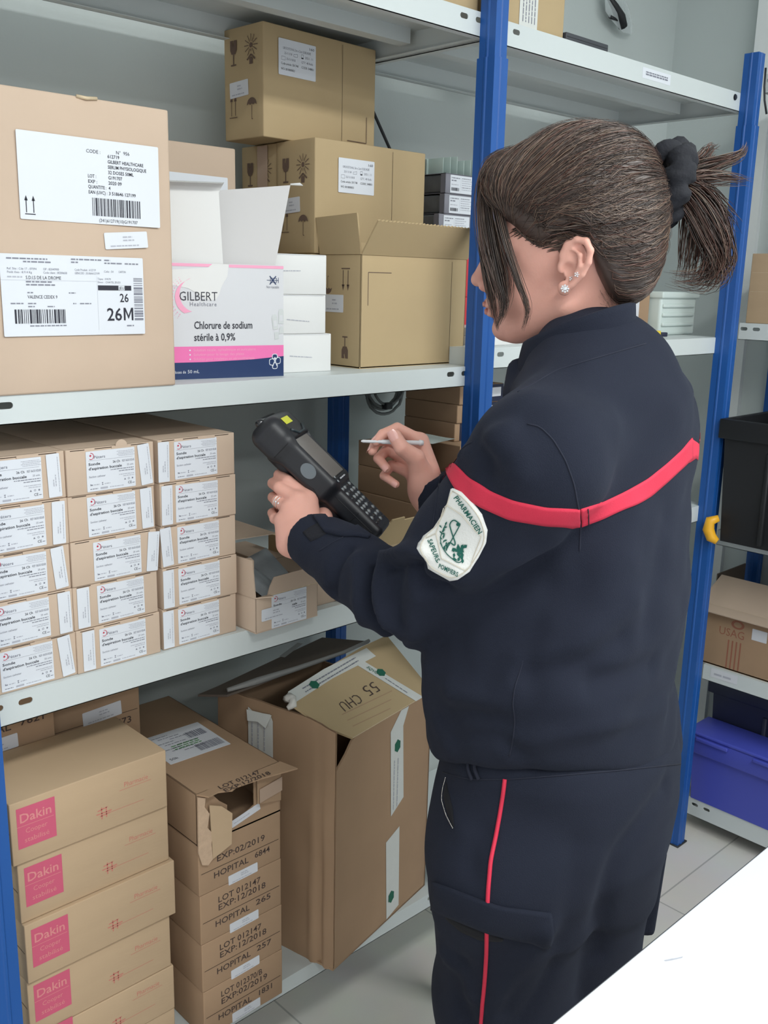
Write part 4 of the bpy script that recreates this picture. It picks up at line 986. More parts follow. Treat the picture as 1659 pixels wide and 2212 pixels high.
# flat white boxes seen below the chin
for i, (x, z) in enumerate([(1.375, ZR), (1.38, ZR + .0165)]):
    plain('flat_white_box', ['flat white box lying lower on the middle shelf beside the post, below the chin', 'flat white box lying upper on the middle shelf beside the post, below the chin'][i], (x, 1.19, z), .13, .12, .016, WBOARD, group='flat white boxes beside the centre post', seam=False)
# navy fronted cartons on the lower shelf of the right bay
def navyf(i, x, y, z, h, lab):
    t = thing('navy_end_carton', lab, 'box', (x, y, z), 0, 'long cartons with navy ends beyond the centre post')
    w, d = .128, 1.378 - y
    carton_body(w, d, h, KRAFTD, seam=False).build('carton_body', t)
    mb = MB(); F = Fr((0, 0, 0), (1, 0, 0), (0, 0, 1)); mb.rect(F, .014, .001, w - .014, h - .002, NAVYP, .0006); mb.rect(F, .020, h * .30, .030, h * .55, PAPER, .0010)
    mb.text(F, .022, h * .34, .009, '32', INK, width=.010, lift=.0013); mb.rect(F, .090, h * .3, .030, h * .5, PAPERG, .0010); mb.build('printed_end', t)
nv = ['lowest of the long navy ended cartons', 'second lowest of the long navy ended cartons', 'middle one of the long navy ended cartons', 'second highest of the long navy ended cartons', 'highest of the long navy ended cartons beyond the post']
plain('long_carton', 'brown carton lying under the navy ended cartons beyond the post', (1.335, 1.19, ZL), .17, .18, .120, KRAFTD)
plain('long_carton', 'brown carton standing on the lower one beyond the post', (1.345, 1.20, ZL + .1205), .16, .17, .106, KRAFTD)
z = ZL + .2268
for i in range(3): navyf(i, 1.372 + .001 * i, 1.240 - .004 * i, z, .0355, nv[i + 2 - (0 if i < 3 else 0)]); z += .0358
o = sachet(None, None, None, .10, .15, 4).build('sealed_pouch'); o.location = (1.290, 1.260, 1.216); o.rotation_euler = (0, 0, .2); o.scale = (.8, .8, .5)
o.data.materials[0] = MILKY; tag(o, 'flat white pouch lying on top of the long brown cartons', 'pouch')
# coil of clear tubing hung at the back
mb = MB(); rd = random.Random(2)
for k in range(5):
    c0 = Vector((1.482 + rd.uniform(-.006, .006), 1.545 + k * .004, 1.268 + rd.uniform(-.008, .008))); R_ = .050 + rd.uniform(-.006, .006)
    mb.tube([c0 + Vector((R_ * math.cos(2 * PI * q / 28), rd.uniform(-.002, .002), R_ * .9 * math.sin(2 * PI * q / 28))) for q in range(29)], .0035, mat('smoky_tube', (120, 124, 124), .25, alpha=.8), 6, caps=False)
mb.bbox(1.472, 1.492, 1.535, 1.552, 1.225, 1.240, DARK, .003)
o = mb.build('tubing_coil'); tag(o, 'coil of smoky plastic tubing hanging against the back wall under the middle shelf', 'tubing')

# ================================================================== TOP SHELF
plain('cardboard_box', 'golden cardboard box on the top shelf just left of the centre post', (1.19, 1.165, 1.9332), .115, .20, .16, KRAFTY, seam=False)
t = thing('cardboard_box', 'golden cardboard box with wide white tape on the top shelf right of the centre post', 'box', (1.330, 1.162, 1.9322), 0)
mb = carton_body(.205, .20, .20, KRAFTY); mb.build('carton_body', t)
mb = MB(); F = Fr((0, 0, 0), (1, 0, 0), (0, 0, 1)); mb.rect(F, .078, .001, .050, .198, TAPEW, .0008)
for k in range(5): mb.micro(Fr((.089 + k * .008, 0, .01), (0, 0, 1), (-1, 0, 0)), 0, 0, .12, .0036, INKG, k, .0012)
mb.build('printed_tape', t)
# dark flat case
t = thing('flat_case', 'flat dark grey case lying on the top shelf beside the taped box', 'case', (1.5395, 1.158, 1.9322), 0)
mb = MB(); mb.bbox(0, .133, 0, .16, 0, .0145, mat('charcoal_plastic', (62, 64, 70), .55), .002); mb.build('case_body', t)
mb = MB(); mb.box(.002, .131, -.0004, .0, .007, .0078, BLACKP); mb.build('seam', t)
# bag with a black part inside hanging on the wall
t = thing('plastic_bag', 'clear plastic bag with a black part inside, hung high on the back wall', 'bag', (1.93, 1.56, 2.10))
P0 = Vector((1.93, 1.56, 2.10))
def Lc(px, py, y=1.575):
    r_ = RM @ Vector(((px - 829.5) / 2089, (py - 1106) / 2089, 1)); return CAMPOS + r_ * (y / r_.y) - P0
mb = MB(); out = [(1306, -14), (1345, -14), (1358, 18), (1367, 52), (1365, 74), (1345, 70), (1322, 45), (1308, 25)]
front_ = [Lc(a, b, 1.570) for a, b in out]; cen = sum(front_, Vector()) / len(front_); back_ = [Lc(a, b, 1.592) for a, b in out]
fs = []; n = len(out); vs = front_ + [cen + Vector((0, -.012, 0))] + back_
for i in range(n): fs.append((i, (i + 1) % n, n)); fs.append((i, i + n + 1, (i + 1) % n + n + 1, (i + 1) % n))
mb.add(vs, fs, mat('clear_bag_film', (226, 234, 236), .12, alpha=.42, spec=.9, bump=1.0, bump_scale=60), False); mb.build('bag_film', t)
t2 = MB(); t2.tube([Lc(1312, -12, 1.57), Lc(1328, 14, 1.568), Lc(1340, 38, 1.568), Lc(1346, 58, 1.57)], [.006, .010, .014, .012], BLACKP, 8); t2.tube([Lc(1318, 36, 1.57), Lc(1332, 44, 1.57)], .005, BLACKP, 6)
o = t2.build('black_connector'); o.location = P0; tag(o, 'black elbow shaped part inside the clear bag on the back wall', 'part')
plain('flat_black_box', 'thin black box at the back of the top shelf near the hanging bag', (1.66, 1.36, 1.9322), .14, .12, .055, mat('charcoal_plastic', (62, 64, 70), .55), seam=False)

# ================================================================== RIGHT RACK CONTENTS (fronts face -x)
def yfaced(loc): return loc
# cardboard box on upper shelf
t = thing('cardboard_box', 'kraft cardboard box with a raised flap pierced by a hand hole, on the right rack', 'box', (2.315, 1.145, 1.4212), -PI / 2)
mb = carton_body(.42, .27, .165, KRAFT, seam=False); F = Fr((0, 0, 0), (1, 0, 0), (0, 0, 1))
mb.rect(F, .004, .075, .41, .0008, EDGE); mb.rect(F, .004, .120, .41, .0008, EDGE); mb.build('carton_body', t)
mb = MB(); g = Fr((0, .16, .165), (1, 0, 0), (0, .25, 1)); mb.poly(g, [(.0, 0), (.30, 0), (.30, .03), (.12, .03), (.085, .075), (.05, .083), (.02, .075)], KRAFT, 0, .003, [[(.055 + .014 * math.cos(a), .050 + .018 * math.sin(a)) for a in [2 * PI * k / 14 for k in range(14)]]]); mb.build('flap', t)
# black crate
def crate(name, label, loc, w, d, h, mt, rim=.02, taper=.012, rot=-PI / 2, ribs=3, lidded=False):
    t = thing(name, label, 'crate', loc, rot)
    mb = MB(); th = .004
    def ring(z, e): return [(e, e, z), (w - e, e, z), (w - e, d - e, z), (e, d - e, z)]
    o0, o1, i1, i0 = ring(0, taper), ring(h, 0), ring(h, th), ring(th, taper + th)
    vs = o0 + o1 + i1 + i0; fs = [(3, 2, 1, 0)]
    for a in (0, 4, 8):
        for k in range(4): fs.append((a + k, a + (k + 1) % 4, a + 4 + (k + 1) % 4, a + 4 + k))
    fs.append((12, 13, 14, 15)); mb.add(vs, fs, mt)
    for k in range(ribs):
        x = w * (k + 1) / (ribs + 1); mb.bbox(x - .006, x + .006, -.002, taper + .002, .01, h - rim * 1.5, mt, .002, 1)
    mb.build('crate_body', t)
    mb = MB(); mb.bbox(-.010, w + .010, -.010, .004, h - rim, h + .002, mt, .003); mb.bbox(-.010, w + .010, d - .004, d + .010, h - rim, h + .002, mt, .003); mb.bbox(-.010, .004, 0, d, h - rim, h + .002, mt, .003); mb.bbox(w - .004, w + .010, 0, d, h - rim, h + .002, mt, .003)
    mb.build('rim', t)
    if lidded:
        mb = MB(); mb.bbox(-.012, w + .012, -.012, d + .012, h + .002, h + .012, mt, .004); mb.bbox(.02, .11, -.018, -.010, h - .010, h + .000, mt, .002); mb.bbox(.18, .27, -.018, -.010, h - .010, h + .000, mt, .002); mb.build('lid', t)
    return t
t = crate('black_crate', 'deep black plastic crate with a wide rim on the right rack', (2.185, 1.104, .8972), .46, .37, .300, BLACKP, .045)
mb = MB(); mb.tube([(.012, -.006, .060), (-.004, -.016, .052), (-.006, -.018, .030), (.002, -.014, .010), (.016, -.010, .002)], [.008, .013, .014, .013, .008], YELO, 10); mb.build('yellow_catch', t)
mb = MB(); rd = random.Random(6); vs = []; nx, nz = 16, 14
C0 = Vector((2.37, .915, 1.180))
for j in range(nz + 1):
    for i in range(nx):
        a = 2 * PI * i / nx; tt = j / nz; R_ = (.085 * (1 - .82 * tt ** 1.6)) * (1 + .16 * noise.noise(Vector((math.cos(a) * 2.5, math.sin(a) * 2.5, tt * 1.5))))
        fold = .004 * math.sin(a * 8 + tt * 2)
        vs.append(C0 + Vector(((R_ + fold) * math.cos(a), (R_ + fold) * 1.25 * math.sin(a), -.05 + tt * .155)))
mb.add(vs, [(j * nx + i, j * nx + (i + 1) % nx, (j + 1) * nx + (i + 1) % nx, (j + 1) * nx + i) for j in range(nz) for i in range(nx)] + [tuple(range(nz * nx, nz * nx + nx))], mat('white_bag_film', (224, 230, 232), .25, noise_amt=.08, noise_scale=40, alpha=.9), True)
o = mb.build('plastic_bag'); tag(o, 'white plastic bag rising out of the deep black crate', 'bag')
# carton with big open flap
t = thing('open_cardboard_box', 'open brown cardboard box with a wide pale flap folded out, on the right rack', 'box', (2.312, 1.186, .5262), -PI / 2)
w, d, h, th = .42, .24, .165, .004
mb = MB(); mb.bbox(0, w, 0, th, 0, h, KRAFTD, .001); mb.bbox(0, w, d - th, d, 0, h, KRAFTD, .001); mb.bbox(0, th, 0, d, 0, h, KRAFTD, .001); mb.bbox(w - th, w, 0, d, 0, h, KRAFTD, .001); mb.box(0, w, 0, d, 0, th, KRAFTD)
F = Fr((0, 0, 0), (1, 0, 0), (0, 0, 1))
pr_ = mat('faded_print', (150, 96, 76), .8)
mb.text(F, .060, .092, .030, 'USAG', pr_, width=.070)
for k in range(4): mb.rect(F, .088 + k * .011, .004, .004, .078, pr_)
mb.disc(F, .110, .128, .018, pr_, .0004, 16, .012, r0=.011)
mb.build('carton_body', t)
sticker(t, F, .150, .100, .040, .030, 0, PAPERG, 'label')
flap(t, [(w, 0, h), (0, 0, h), (-.026, -.052, h - .018), (w, -.052, h - .018)] if 0 else [(w, .0, h), (.0, .0, h), (-.022, -.046, h + .002), (.016, .050, h + .080)][:2] + [(-.020, -.030, h - .012), (w, -.030, h - .012)], .003, KRAFTP, 'front_flap')
flap(t, [(0, .0, h), (w, .0, h), (w, .075, h + .062), (.015, .075, h + .062)], .003, KRAFTP, 'inner_flap')
flap(t, [(0, d, h), (0, 0.08, h), (.0, .08, h + .06), (.0, d, h + .06)], .003, mat('dark_board', (110, 98, 88), .85), 'side_flap')
mb = MB()
for k in range(3):
    c0 = Vector((2.44, .98 - k * .02, .76 + k * .012)); mb.tube([c0 + Vector((.040 * math.cos(q / 20 * 2 * PI), .055 * math.sin(q / 20 * 2 * PI), .018 * math.sin(q / 20 * 2 * PI * 2 + k))) for q in range(21)], .007, mat('clear_tubing', (190, 200, 204), .15, alpha=.6), 8, caps=False)
o = mb.build('tubing_coil'); tag(o, 'coils of clear tubing lying in the open brown box on the right rack', 'tubing')
# bottom shelf crates
crate('navy_crate', 'dark navy plastic crate standing on the bottom shelf behind the blue crate', (2.395, 1.165, .1352), .46, .19, .33, NAVYP, .05, ribs=2)
crate('blue_crate', 'bright blue lidded plastic crate on the lowest shelf of the right rack', (2.3075 - .02, 1.158, .1352), .44, .10 - .004, .193, BLUEP, .050, taper=.010, ribs=0, lidded=True)
# ================================================================== PERSON : implicit surfaces
RMn = np.array([[v for v in r] for r in RM]); CPn = np.array([0, 0, 1.5])
def A(px, py, z): return np.array(at(px, py, z))
def smin(a, b, k):
    if k <= 0: return np.minimum(a, b)
    h = np.clip(0.5 + 0.5 * (b - a) / k, 0, 1)
    return b * (1 - h) + a * h - k * h * (1 - h)
def smax(a, b, k): return -smin(-a, -b, k)
def cone(P, a, b, ra, rb):
    a = np.asarray(a, float); b = np.asarray(b, float); ba = b - a; l2 = max(ba @ ba, 1e-12)
    t = np.clip((P - a) @ ba / l2, 0, 1)
    return np.linalg.norm(P - a - t[:, None] * ba, axis=1) - (ra + (rb - ra) * t)
def ell(P, c, r, Rt=None):
    q = P - np.asarray(c, float)
    if Rt is not None: q = q @ Rt
    r = np.asarray(r, float); k = np.linalg.norm(q / r, axis=1); k2 = np.linalg.norm(q / (r * r), axis=1) + 1e-9
    return k * (k - 1) / k2
def rbox(P, c, hb, rad, Rt=None):
    q = P - np.asarray(c, float)
    if Rt is not None: q = q @ Rt
    d = np.abs(q) - (np.asarray(hb, float) - rad)
    return np.linalg.norm(np.maximum(d, 0), axis=1) + np.minimum(d.max(axis=1), 0) - rad
def chain(P, pts, rs, k=0.004):
    d = None
    for i in range(len(pts) - 1):
        c = cone(P, pts[i], pts[i + 1], rs[i], rs[i + 1]); d = c if d is None else smin(d, c, k)
    return d
def nz3(P, s, seed=0.0):
    """cheap smooth pseudo noise"""
    x, y, z = P[:, 0] * s + seed, P[:, 1] * s + seed * 1.7, P[:, 2] * s - seed
    return (np.sin(x + 1.3 * np.sin(y * 1.1 + 2)) * np.cos(y * 1.2 + 1.1 * np.sin(z * 0.9)) + np.sin(z * 1.3 + 1.2 * np.sin(x * 0.8 + 1))) * 0.5
def surface_nets(f, lo, hi, h, B=24):
    lo = np.asarray(lo, float); n = np.ceil((np.asarray(hi, float) - lo) / h).astype(int) + 2
    nb = (n + B - 1) // B; S = (nb * B + 2).astype(np.int64)
    gid = lambda i, j, k: (i * S[1] + j) * S[2] + k
    cen = np.array([[(a + .5) * B, (b + .5) * B, (c + .5) * B] for a in range(nb[0]) for b in range(nb[1]) for c in range(nb[2])])
    fc = f(lo + cen * h); act = np.abs(fc) < B * h * 1.35
    ids = []; pos = []; quads = []
    g = np.arange(B + 1); G = np.stack(np.meshgrid(g, g, g, indexing='ij'), -1).reshape(-1, 3)
    for c in cen[act]:
        o = (c - B / 2).astype(int)
        F = f(lo + (G + o) * h).reshape(B + 1, B + 1, B + 1); s = F < 0
        cs = sum(s[a:B + a, b:B + b, c_:B + c_].astype(np.int8) for a in (0, 1) for b in (0, 1) for c_ in (0, 1))
        I, J, K = np.nonzero((cs > 0) & (cs < 8))
        if len(I) == 0: continue
        acc = np.zeros((len(I), 3)); cnt = np.zeros(len(I))
        for ax in range(3):
            oth = [q for q in range(3) if q != ax]
            for u in (0, 1):
                for v in (0, 1):
                    p = np.zeros(3, int); p[oth[0]] = u; p[oth[1]] = v; q = p.copy(); q[ax] = 1
                    a = F[I + p[0], J + p[1], K + p[2]]; b = F[I + q[0], J + q[1], K + q[2]]
                    m = (a < 0) != (b < 0); t = np.where(m, a / np.where(m, a - b, 1), 0)
                    w = m.astype(float)
                    for d in range(3): acc[:, d] += w * (p[d] + (t if d == ax else 0))
                    cnt += w
        pos.append(lo + (np.stack([I, J, K], 1) + o + acc / cnt[:, None]) * h); ids.append(gid(I + o[0], J + o[1], K + o[2]))
        for ax in range(3):
            e = [1, 1, 1]; sl0 = s[:B, :B, :B]; sh = [slice(0, B)] * 3; sh[ax] = slice(1, B + 1); sl1 = s[tuple(sh)]
            I, J, K = np.nonzero(sl0 != sl1); st = sl0[I, J, K]
            b1, b2 = [(1, 2), (2, 0), (0, 1)][ax]; base = np.stack([I, J, K], 1) + o
            def cell(d1, d2):
                c2 = base.copy(); c2[:, b1] -= d1; c2[:, b2] -= d2; return gid(c2[:, 0], c2[:, 1], c2[:, 2])
            q = np.stack([cell(1, 1), cell(0, 1), cell(0, 0), cell(1, 0)], 1); q[~st] = q[~st][:, ::-1]; quads.append(q)
    ids = np.concatenate(ids); pos = np.concatenate(pos); q = np.concatenate(quads)
    u, first = np.unique(ids, return_index=True); pos = pos[first]
    k = np.searchsorted(u, q); k = np.clip(k, 0, len(u) - 1); ok = (u[k] == q).all(axis=1)
    return pos, k[ok]
def np_mesh(name, V, Q, mt, parent=None, smooth=True):
    me = bpy.data.meshes.new(name); me.vertices.add(len(V)); me.vertices.foreach_set('co', np.asarray(V, np.float32).ravel())
    k = Q.shape[1]; me.loops.add(len(Q) * k); me.loops.foreach_set('vertex_index', Q.astype(np.int32).ravel())
    me.polygons.add(len(Q)); me.polygons.foreach_set('loop_start', (np.arange(len(Q)) * k).astype(np.int32)); me.polygons.foreach_set('loop_total', np.full(len(Q), k, np.int32))
    me.polygons.foreach_set('use_smooth', np.full(len(Q), smooth)); me.materials.append(mt); me.update(calc_edges=True); me.validate()
    o = bpy.data.objects.new(name, me); COL.objects.link(o)
    if parent: o.parent = parent
    return o
def grad(f, P, e=0.0015):
    g = np.stack([f(P + np.eye(3)[i] * e) - f(P - np.eye(3)[i] * e) for i in range(3)], 1)
    return g / (np.linalg.norm(g, axis=1)[:, None] + 1e-12)
def cast(f, px, t0=0.75, t1=1.9):
    """where the sight lines through photo pixels first meet the surface f"""
    px = np.asarray(px, float); d = np.stack([(px[:, 0] - 829.5) / 2089, (px[:, 1] - 1106) / 2089, np.ones(len(px))], 1) @ RMn.T
    t = np.full(len(px), t0)
    for _ in range(90):
        v = f(CPn + d * t[:, None]); t = np.minimum(t + v * 0.6, t1)
    return CPn + d * t[:, None]
def settle(f, P, it=8, off=0.0):
    for _ in range(it): P = P - grad(f, P) * ((f(P) - off) * 0.8)[:, None]
    return P
def resample(px, n):
    px = np.asarray(px, float); d = np.r_[0, np.cumsum(np.linalg.norm(np.diff(px, axis=0), axis=1))]; t = np.linspace(0, d[-1], n)
    # smooth (Catmull-like) resampling
    o = np.stack([np.interp(t, d, px[:, i]) for i in range(px.shape[1])], 1)
    for _ in range(max(1, n // (len(px) * 2))): o[1:-1] = (o[:-2] + o[1:-1] * 2 + o[2:]) / 4
    return o
def push(V, N, P, amp, wid):
    """raise (amp>0) or sink the surface along polyline P"""
    dmin = np.full(len(V), 9.0)
    lo = P.min(0) - wid * 3; hi = P.max(0) + wid * 3; m = np.all((V > lo) & (V < hi), axis=1); idx = np.nonzero(m)[0]
    W_ = V[idx]; d = np.full(len(idx), 9.0)
    for a, b in zip(P[:-1], P[1:]):
        ba = b - a; t = np.clip((W_ - a) @ ba / max(ba @ ba, 1e-12), 0, 1); d = np.minimum(d, np.linalg.norm(W_ - a - t[:, None] * ba, axis=1))
    V[idx] += N[idx] * (amp * np.exp(-(d / wid) ** 2))[:, None]
    return V
SKIN = mat('skin', (224, 168, 152), 0.48, noise_amt=0.06, noise_scale=45, bump=0.10, bump_scale=350, sss=0.12, spec=0.4)
NAIL = mat('nail', (232, 176, 166), 0.22, spec=0.6)
HAIRM = mat('brown_hair', (68, 54, 48), 0.42, noise_amt=0.22, noise_scale=30, spec=0.5)
HAIR2 = mat('light_brown_hair', (112, 92, 78), 0.38, spec=0.6); HAIR3 = mat('dark_brown_hair', (50, 39, 35), 0.42, spec=0.5); HAIR4 = mat('auburn_hair', (92, 62, 52), 0.40, spec=0.5)
CLOTH = mat('navy_twill', (29, 33, 46), 0.9, noise_amt=0.07, noise_scale=14, bump=0.35, bump_scale=900, spec=0.22, sheen=0.06)
SEAM = mat('navy_seam', (26, 30, 46), 0.9)
RED = mat('red_band', (208, 44, 72), 0.75, noise_amt=0.05, noise_scale=60, bump=0.2, bump_scale=600)
BADGE = mat('badge_white', (240, 240, 236), 0.8, bump=0.25, bump_scale=500); BADGEG = mat('badge_beige', (214, 206, 190), 0.8); BGREEN = mat('badge_green', (24, 96, 84), 0.8)
SCRUN = mat('scrunchie_fabric', (22, 24, 32), 0.85, noise_amt=.2, noise_scale=60, bump=.6, bump_scale=180)
SILV = mat('silver', (226, 224, 220), 0.18, metal=1.0)
CRYS = mat('crystal', (236, 240, 244), 0.05, metal=0.4, spec=1.0)

def unit(v): v = np.asarray(v, float); return v / np.linalg.norm(v)
# ---- body frame
Uz = np.array([0, 0, 1.])
bf = unit([-0.232, 0.973, 0]); br = unit([0.973, 0.232, 0]); CB = np.array([1.000, 0.715])
person = thing('person', 'woman with brown ponytail and navy jacket with a red band, holding a scanner', 'person', (1.0, 0.72, FZ))
PIV = Vector((-1.0, -0.72, -FZ))
def adopt(o, parent=None):
    """hang an object whose vertices are in world coordinates under the person"""
    o.parent = parent or person
    if parent is None: o.location = PIV
    return o

fh = np.array([0.692, 0.722])
def section(y, L, R, ratio=0.75, c=None):
    c = CB if c is None else c
    d = RMn @ np.array([((L + R) / 2 - 829.5) / 2089, (y - 1106) / 2089, 1.0]); t = (np.asarray(c) @ fh) / (d[:2] @ fh)
    P = CPn + d * t; w = (R - L) / 2 / 2089 * t
    a = w / math.sqrt(.298 + .70 * ratio * ratio)
    return P[2], P[0], P[1], a, a * ratio
fhn = np.array([.692, .722, 0])
def stack(P, S, pw=2.3):
    S = np.array(sorted(S)); z = P[:, 2]
    cx, cy, a, b = (np.interp(z, S[:, 0], S[:, i]) for i in (1, 2, 3, 4))
    dx, dy = P[:, 0] - cx, P[:, 1] - cy; u = np.abs(dx * br[0] + dy * br[1]) / a; v = np.abs(dx * bf[0] + dy * bf[1]) / b
    d = ((u ** pw + v ** pw) ** (1 / pw) - 1) * np.minimum(a, b) * .9
    return smax(d, np.maximum(S[0, 0] - z, z - S[-1, 0]), 0.012)

# ------------------------------------------------------------------ jacket
JS = [section(*r) for r in [(870, 1165, 1452, .66), (940, 1110, 1488, .68), (1000, 1070, 1494, .70), (1100, 1020, 1497, .74), (1200, 985, 1492, .77), (1300, 955, 1484, .78), (1400, 918, 1468, .78), (1460, 915, 1458, .78), (1520, 925, 1463, .78), (1570, 922, 1472, .78), (1612, 928, 1480, .78), (1650, 940, 1482, .78), (1700, 940, 1482, .78)]]
HEMZ = section(1634, 946, 1480)[0]
Ls, Nk, Rs = A(1170, 985, 1.045), A(1300, 850, 1.185), A(1385, 905, 1.345)
El, Wl = A(890, 1300, 1.215), A(668, 1160, 1.335)
Er, Wr = A(1022, 1235, 1.42), A(937, 1040, 1.402)
def jacket(P):
    d = stack(P, JS)
    hc = HEMZ + .40 * ((P[:, :2] - CB) @ -fh); d = smax(d + .010 * np.exp(-np.maximum(P[:, 2] - hc, 0) / .03), hc - P[:, 2], .010)
    d = smin(d, cone(P, Ls, Nk, .072, .078), .05); d = smin(d, cone(P, Nk, Rs, .078, .070), .08)
    d = smin(d, cone(P, Nk, A(1265, 770, 1.17), .074, .056), .03)
    m = (Ls * .42 + El * .58)
    arm = smin(cone(P, Ls, m, .071, .063), cone(P, m, El, .063, .054), .02)
    fm = El * .45 + Wl * .55
    arm = smin(arm, smin(cone(P, El, fm, .053, .047), cone(P, fm, Wl, .047, .0375), .015), .022)
    d = smin(d, arm, .016)
    ar = smin(cone(P, Rs, Er, .066, .054), cone(P, Er, Wr, .054, .036), .02)
    d = smin(d, ar, .02)
    d = d + .0030 * nz3(P, 26, 1.0) + .0018 * nz3(P, 58, 3.0)
    d = smin(d, cone(P, A(1121, 800, 1.195), A(1116, 855, 1.18), .0150, .0175), .012)
    # flat openings at the two cuffs
    for w, e in ((Wl, El), (Wr, Er)):
        ax = unit(w - e); pl = (P - w) @ ax - .006; near = np.linalg.norm(P - w, axis=1) < .09
        d = np.where(near, smax(d, pl, .004), d)
    return d
lo, hi = [0.62, 0.48, 0.86], [1.42, 1.12, 1.58]
V, Q = surface_nets(jacket, lo, hi, 0.0045)
N = grad(jacket, V)
folds = [([(814, 1215), (797, 1250), (794, 1299), (804, 1339), (837, 1383), (868, 1400)], -.011, .010), ([(826, 1215), (818, 1260), (818, 1300), (832, 1345)], .007, .012),
         ([(770, 1210), (778, 1260), (775, 1310), (790, 1350)], .006, .014), ([(753, 1187), (729, 1214), (719, 1245), (716, 1285)], -.007, .009),
         ([(840, 1208), (880, 1190), (915, 1192)], .010, .010), ([(845, 1222), (880, 1208), (912, 1208)], -.008, .008), ([(896, 1228), (902, 1250), (925, 1270), (960, 1275)], -.009, .011),
         ([(905, 1290), (890, 1330), (890, 1370)], .006, .014), ([(860, 1240), (850, 1290), (860, 1340)], -.005, .012),
         ([(1000, 1235), (1100, 1215), (1190, 1165)], .006, .022), ([(960, 1300), (1060, 1290), (1150, 1240)], -.004, .022),
         ([(1080, 960), (1120, 985), (1125, 1015)], .006, .018), ([(1030, 960), (1060, 985), (1050, 1020)], -.005, .014), ([(1000, 985), (1050, 950), (1100, 930)], .004, .012),
         ([(1130, 1423), (1240, 1395), (1300, 1350), (1360, 1300)], .006, .020), ([(1150, 1450), (1260, 1430), (1340, 1385)], -.005, .018), ([(1200, 1330), (1290, 1290), (1350, 1220)], .004, .024),
         ([(1282, 1474), (1350, 1462), (1410, 1440)], -.005, .016), ([(1120, 1390), (1190, 1340), (1260, 1250)], -.004, .024), ([(980, 1500), (1060, 1510), (1100, 1480)], .005, .018),
         ([(950, 1555), (1010, 1540), (1080, 1560)], -.005, .016), ([(1130, 1600), (1240, 1580), (1340, 1560), (1430, 1530)], .004, .016), ([(980, 1600), (1060, 1590), (1120, 1620)], -.004, .012),
         ([(1370, 1110), (1340, 1180), (1290, 1240)], .003, .024), ([(1150, 860), (1230, 900), (1320, 910)], .003, .025), ([(1440, 1130), (1420, 1250), (1400, 1350)], -.003, .02)]
folds = [(p, a * 1.5, w) for p, a, w in folds]
for pts, amp, wd in folds: V = push(V, N, cast(jacket, resample(pts, 12)), amp, wd)
jk = adopt(np_mesh('jacket', V, Q, CLOTH))
def pushed(P):   # surface offset caused by the folds, for things sewn on
    o = np.zeros(len(P))
    for pts, amp, wd in folds:
        L_ = _fp[id(pts)]; d = np.full(len(P), 9.0)
        for a, b in zip(L_[:-1], L_[1:]):
            ba = b - a; t = np.clip((P - a) @ ba / max(ba @ ba, 1e-12), 0, 1); d = np.minimum(d, np.linalg.norm(P - a - t[:, None] * ba, axis=1))
        o += amp * np.exp(-(d / wd) ** 2)
    return o
_fp = {id(p[0]): cast(jacket, resample(p[0], 12)) for p in folds}
def on_jacket(px, off):
    P = cast(jacket, px); n = grad(jacket, P); return P + n * (pushed(P) + off)[:, None], n
def ribbon(name, mt, edge_a, edge_b, n, m_, off, parent=None, f=None, th=.0018, hem=True):
    a = resample(edge_a, n); b = resample(edge_b, n); rows = []
    for j in range(m_ + 1):
        P, nn = (f or on_jacket)(a + (b - a) * j / m_, off); rows.append((P, nn))
    vs = [r[0] for r in rows] + [r[0] - r[1] * th * 3 for r in rows]; M = m_ + 1; Vv = np.concatenate(vs); fs = []
    for j in range(m_):
        for i in range(n - 1):
            q = j * n + i; fs.append((q, q + 1, q + n + 1, q + n)); k = q + M * n; fs.append((k, k + n, k + n + 1, k + 1))
    for i in range(n - 1):
        fs.append((i, i + M * n, i + 1 + M * n, i + 1)); q = m_ * n + i; fs.append((q, q + 1, q + 1 + M * n, q + M * n))
    for j in range(m_):
        q = j * n; fs.append((q, q + n, q + n + M * n, q + M * n)); q = j * n + n - 1; fs.append((q, q + M * n, q + n + M * n, q + n))
    o = np_mesh(name, Vv, np.array(fs), mt); return adopt(o, parent)
def seamline(name, px, r, mt=None, parent=None, off=0.0002, n=40, f=None):
    P, nn = (f or on_jacket)(resample(px, n), off); mb = MB(); mb.tube([Vector(p) for p in P], r, mt or SEAM, 5); o = mb.build(name); return adopt(o, parent)
def kid(o, par): o.parent = par; return o
# red band over sleeve and back
ribbon('red_band', RED, [(962, 1003), (985, 1000), (1010, 1030), (1055, 1060), (1110, 1082), (1180, 1097), (1252, 1100)], [(962, 1012), (968, 1028), (985, 1058), (1035, 1094), (1100, 1122), (1180, 1135), (1252, 1137)], 70, 6, .0016, jk_par := None)
ribbon('red_band', RED, [(1254, 1100), (1300, 1086), (1345, 1064), (1400, 1034), (1440, 1002), (1475, 970), (1494, 946)], [(1256, 1137), (1300, 1121), (1350, 1096), (1405, 1072), (1440, 1042), (1480, 1005), (1495, 990)], 60, 6, .0016)
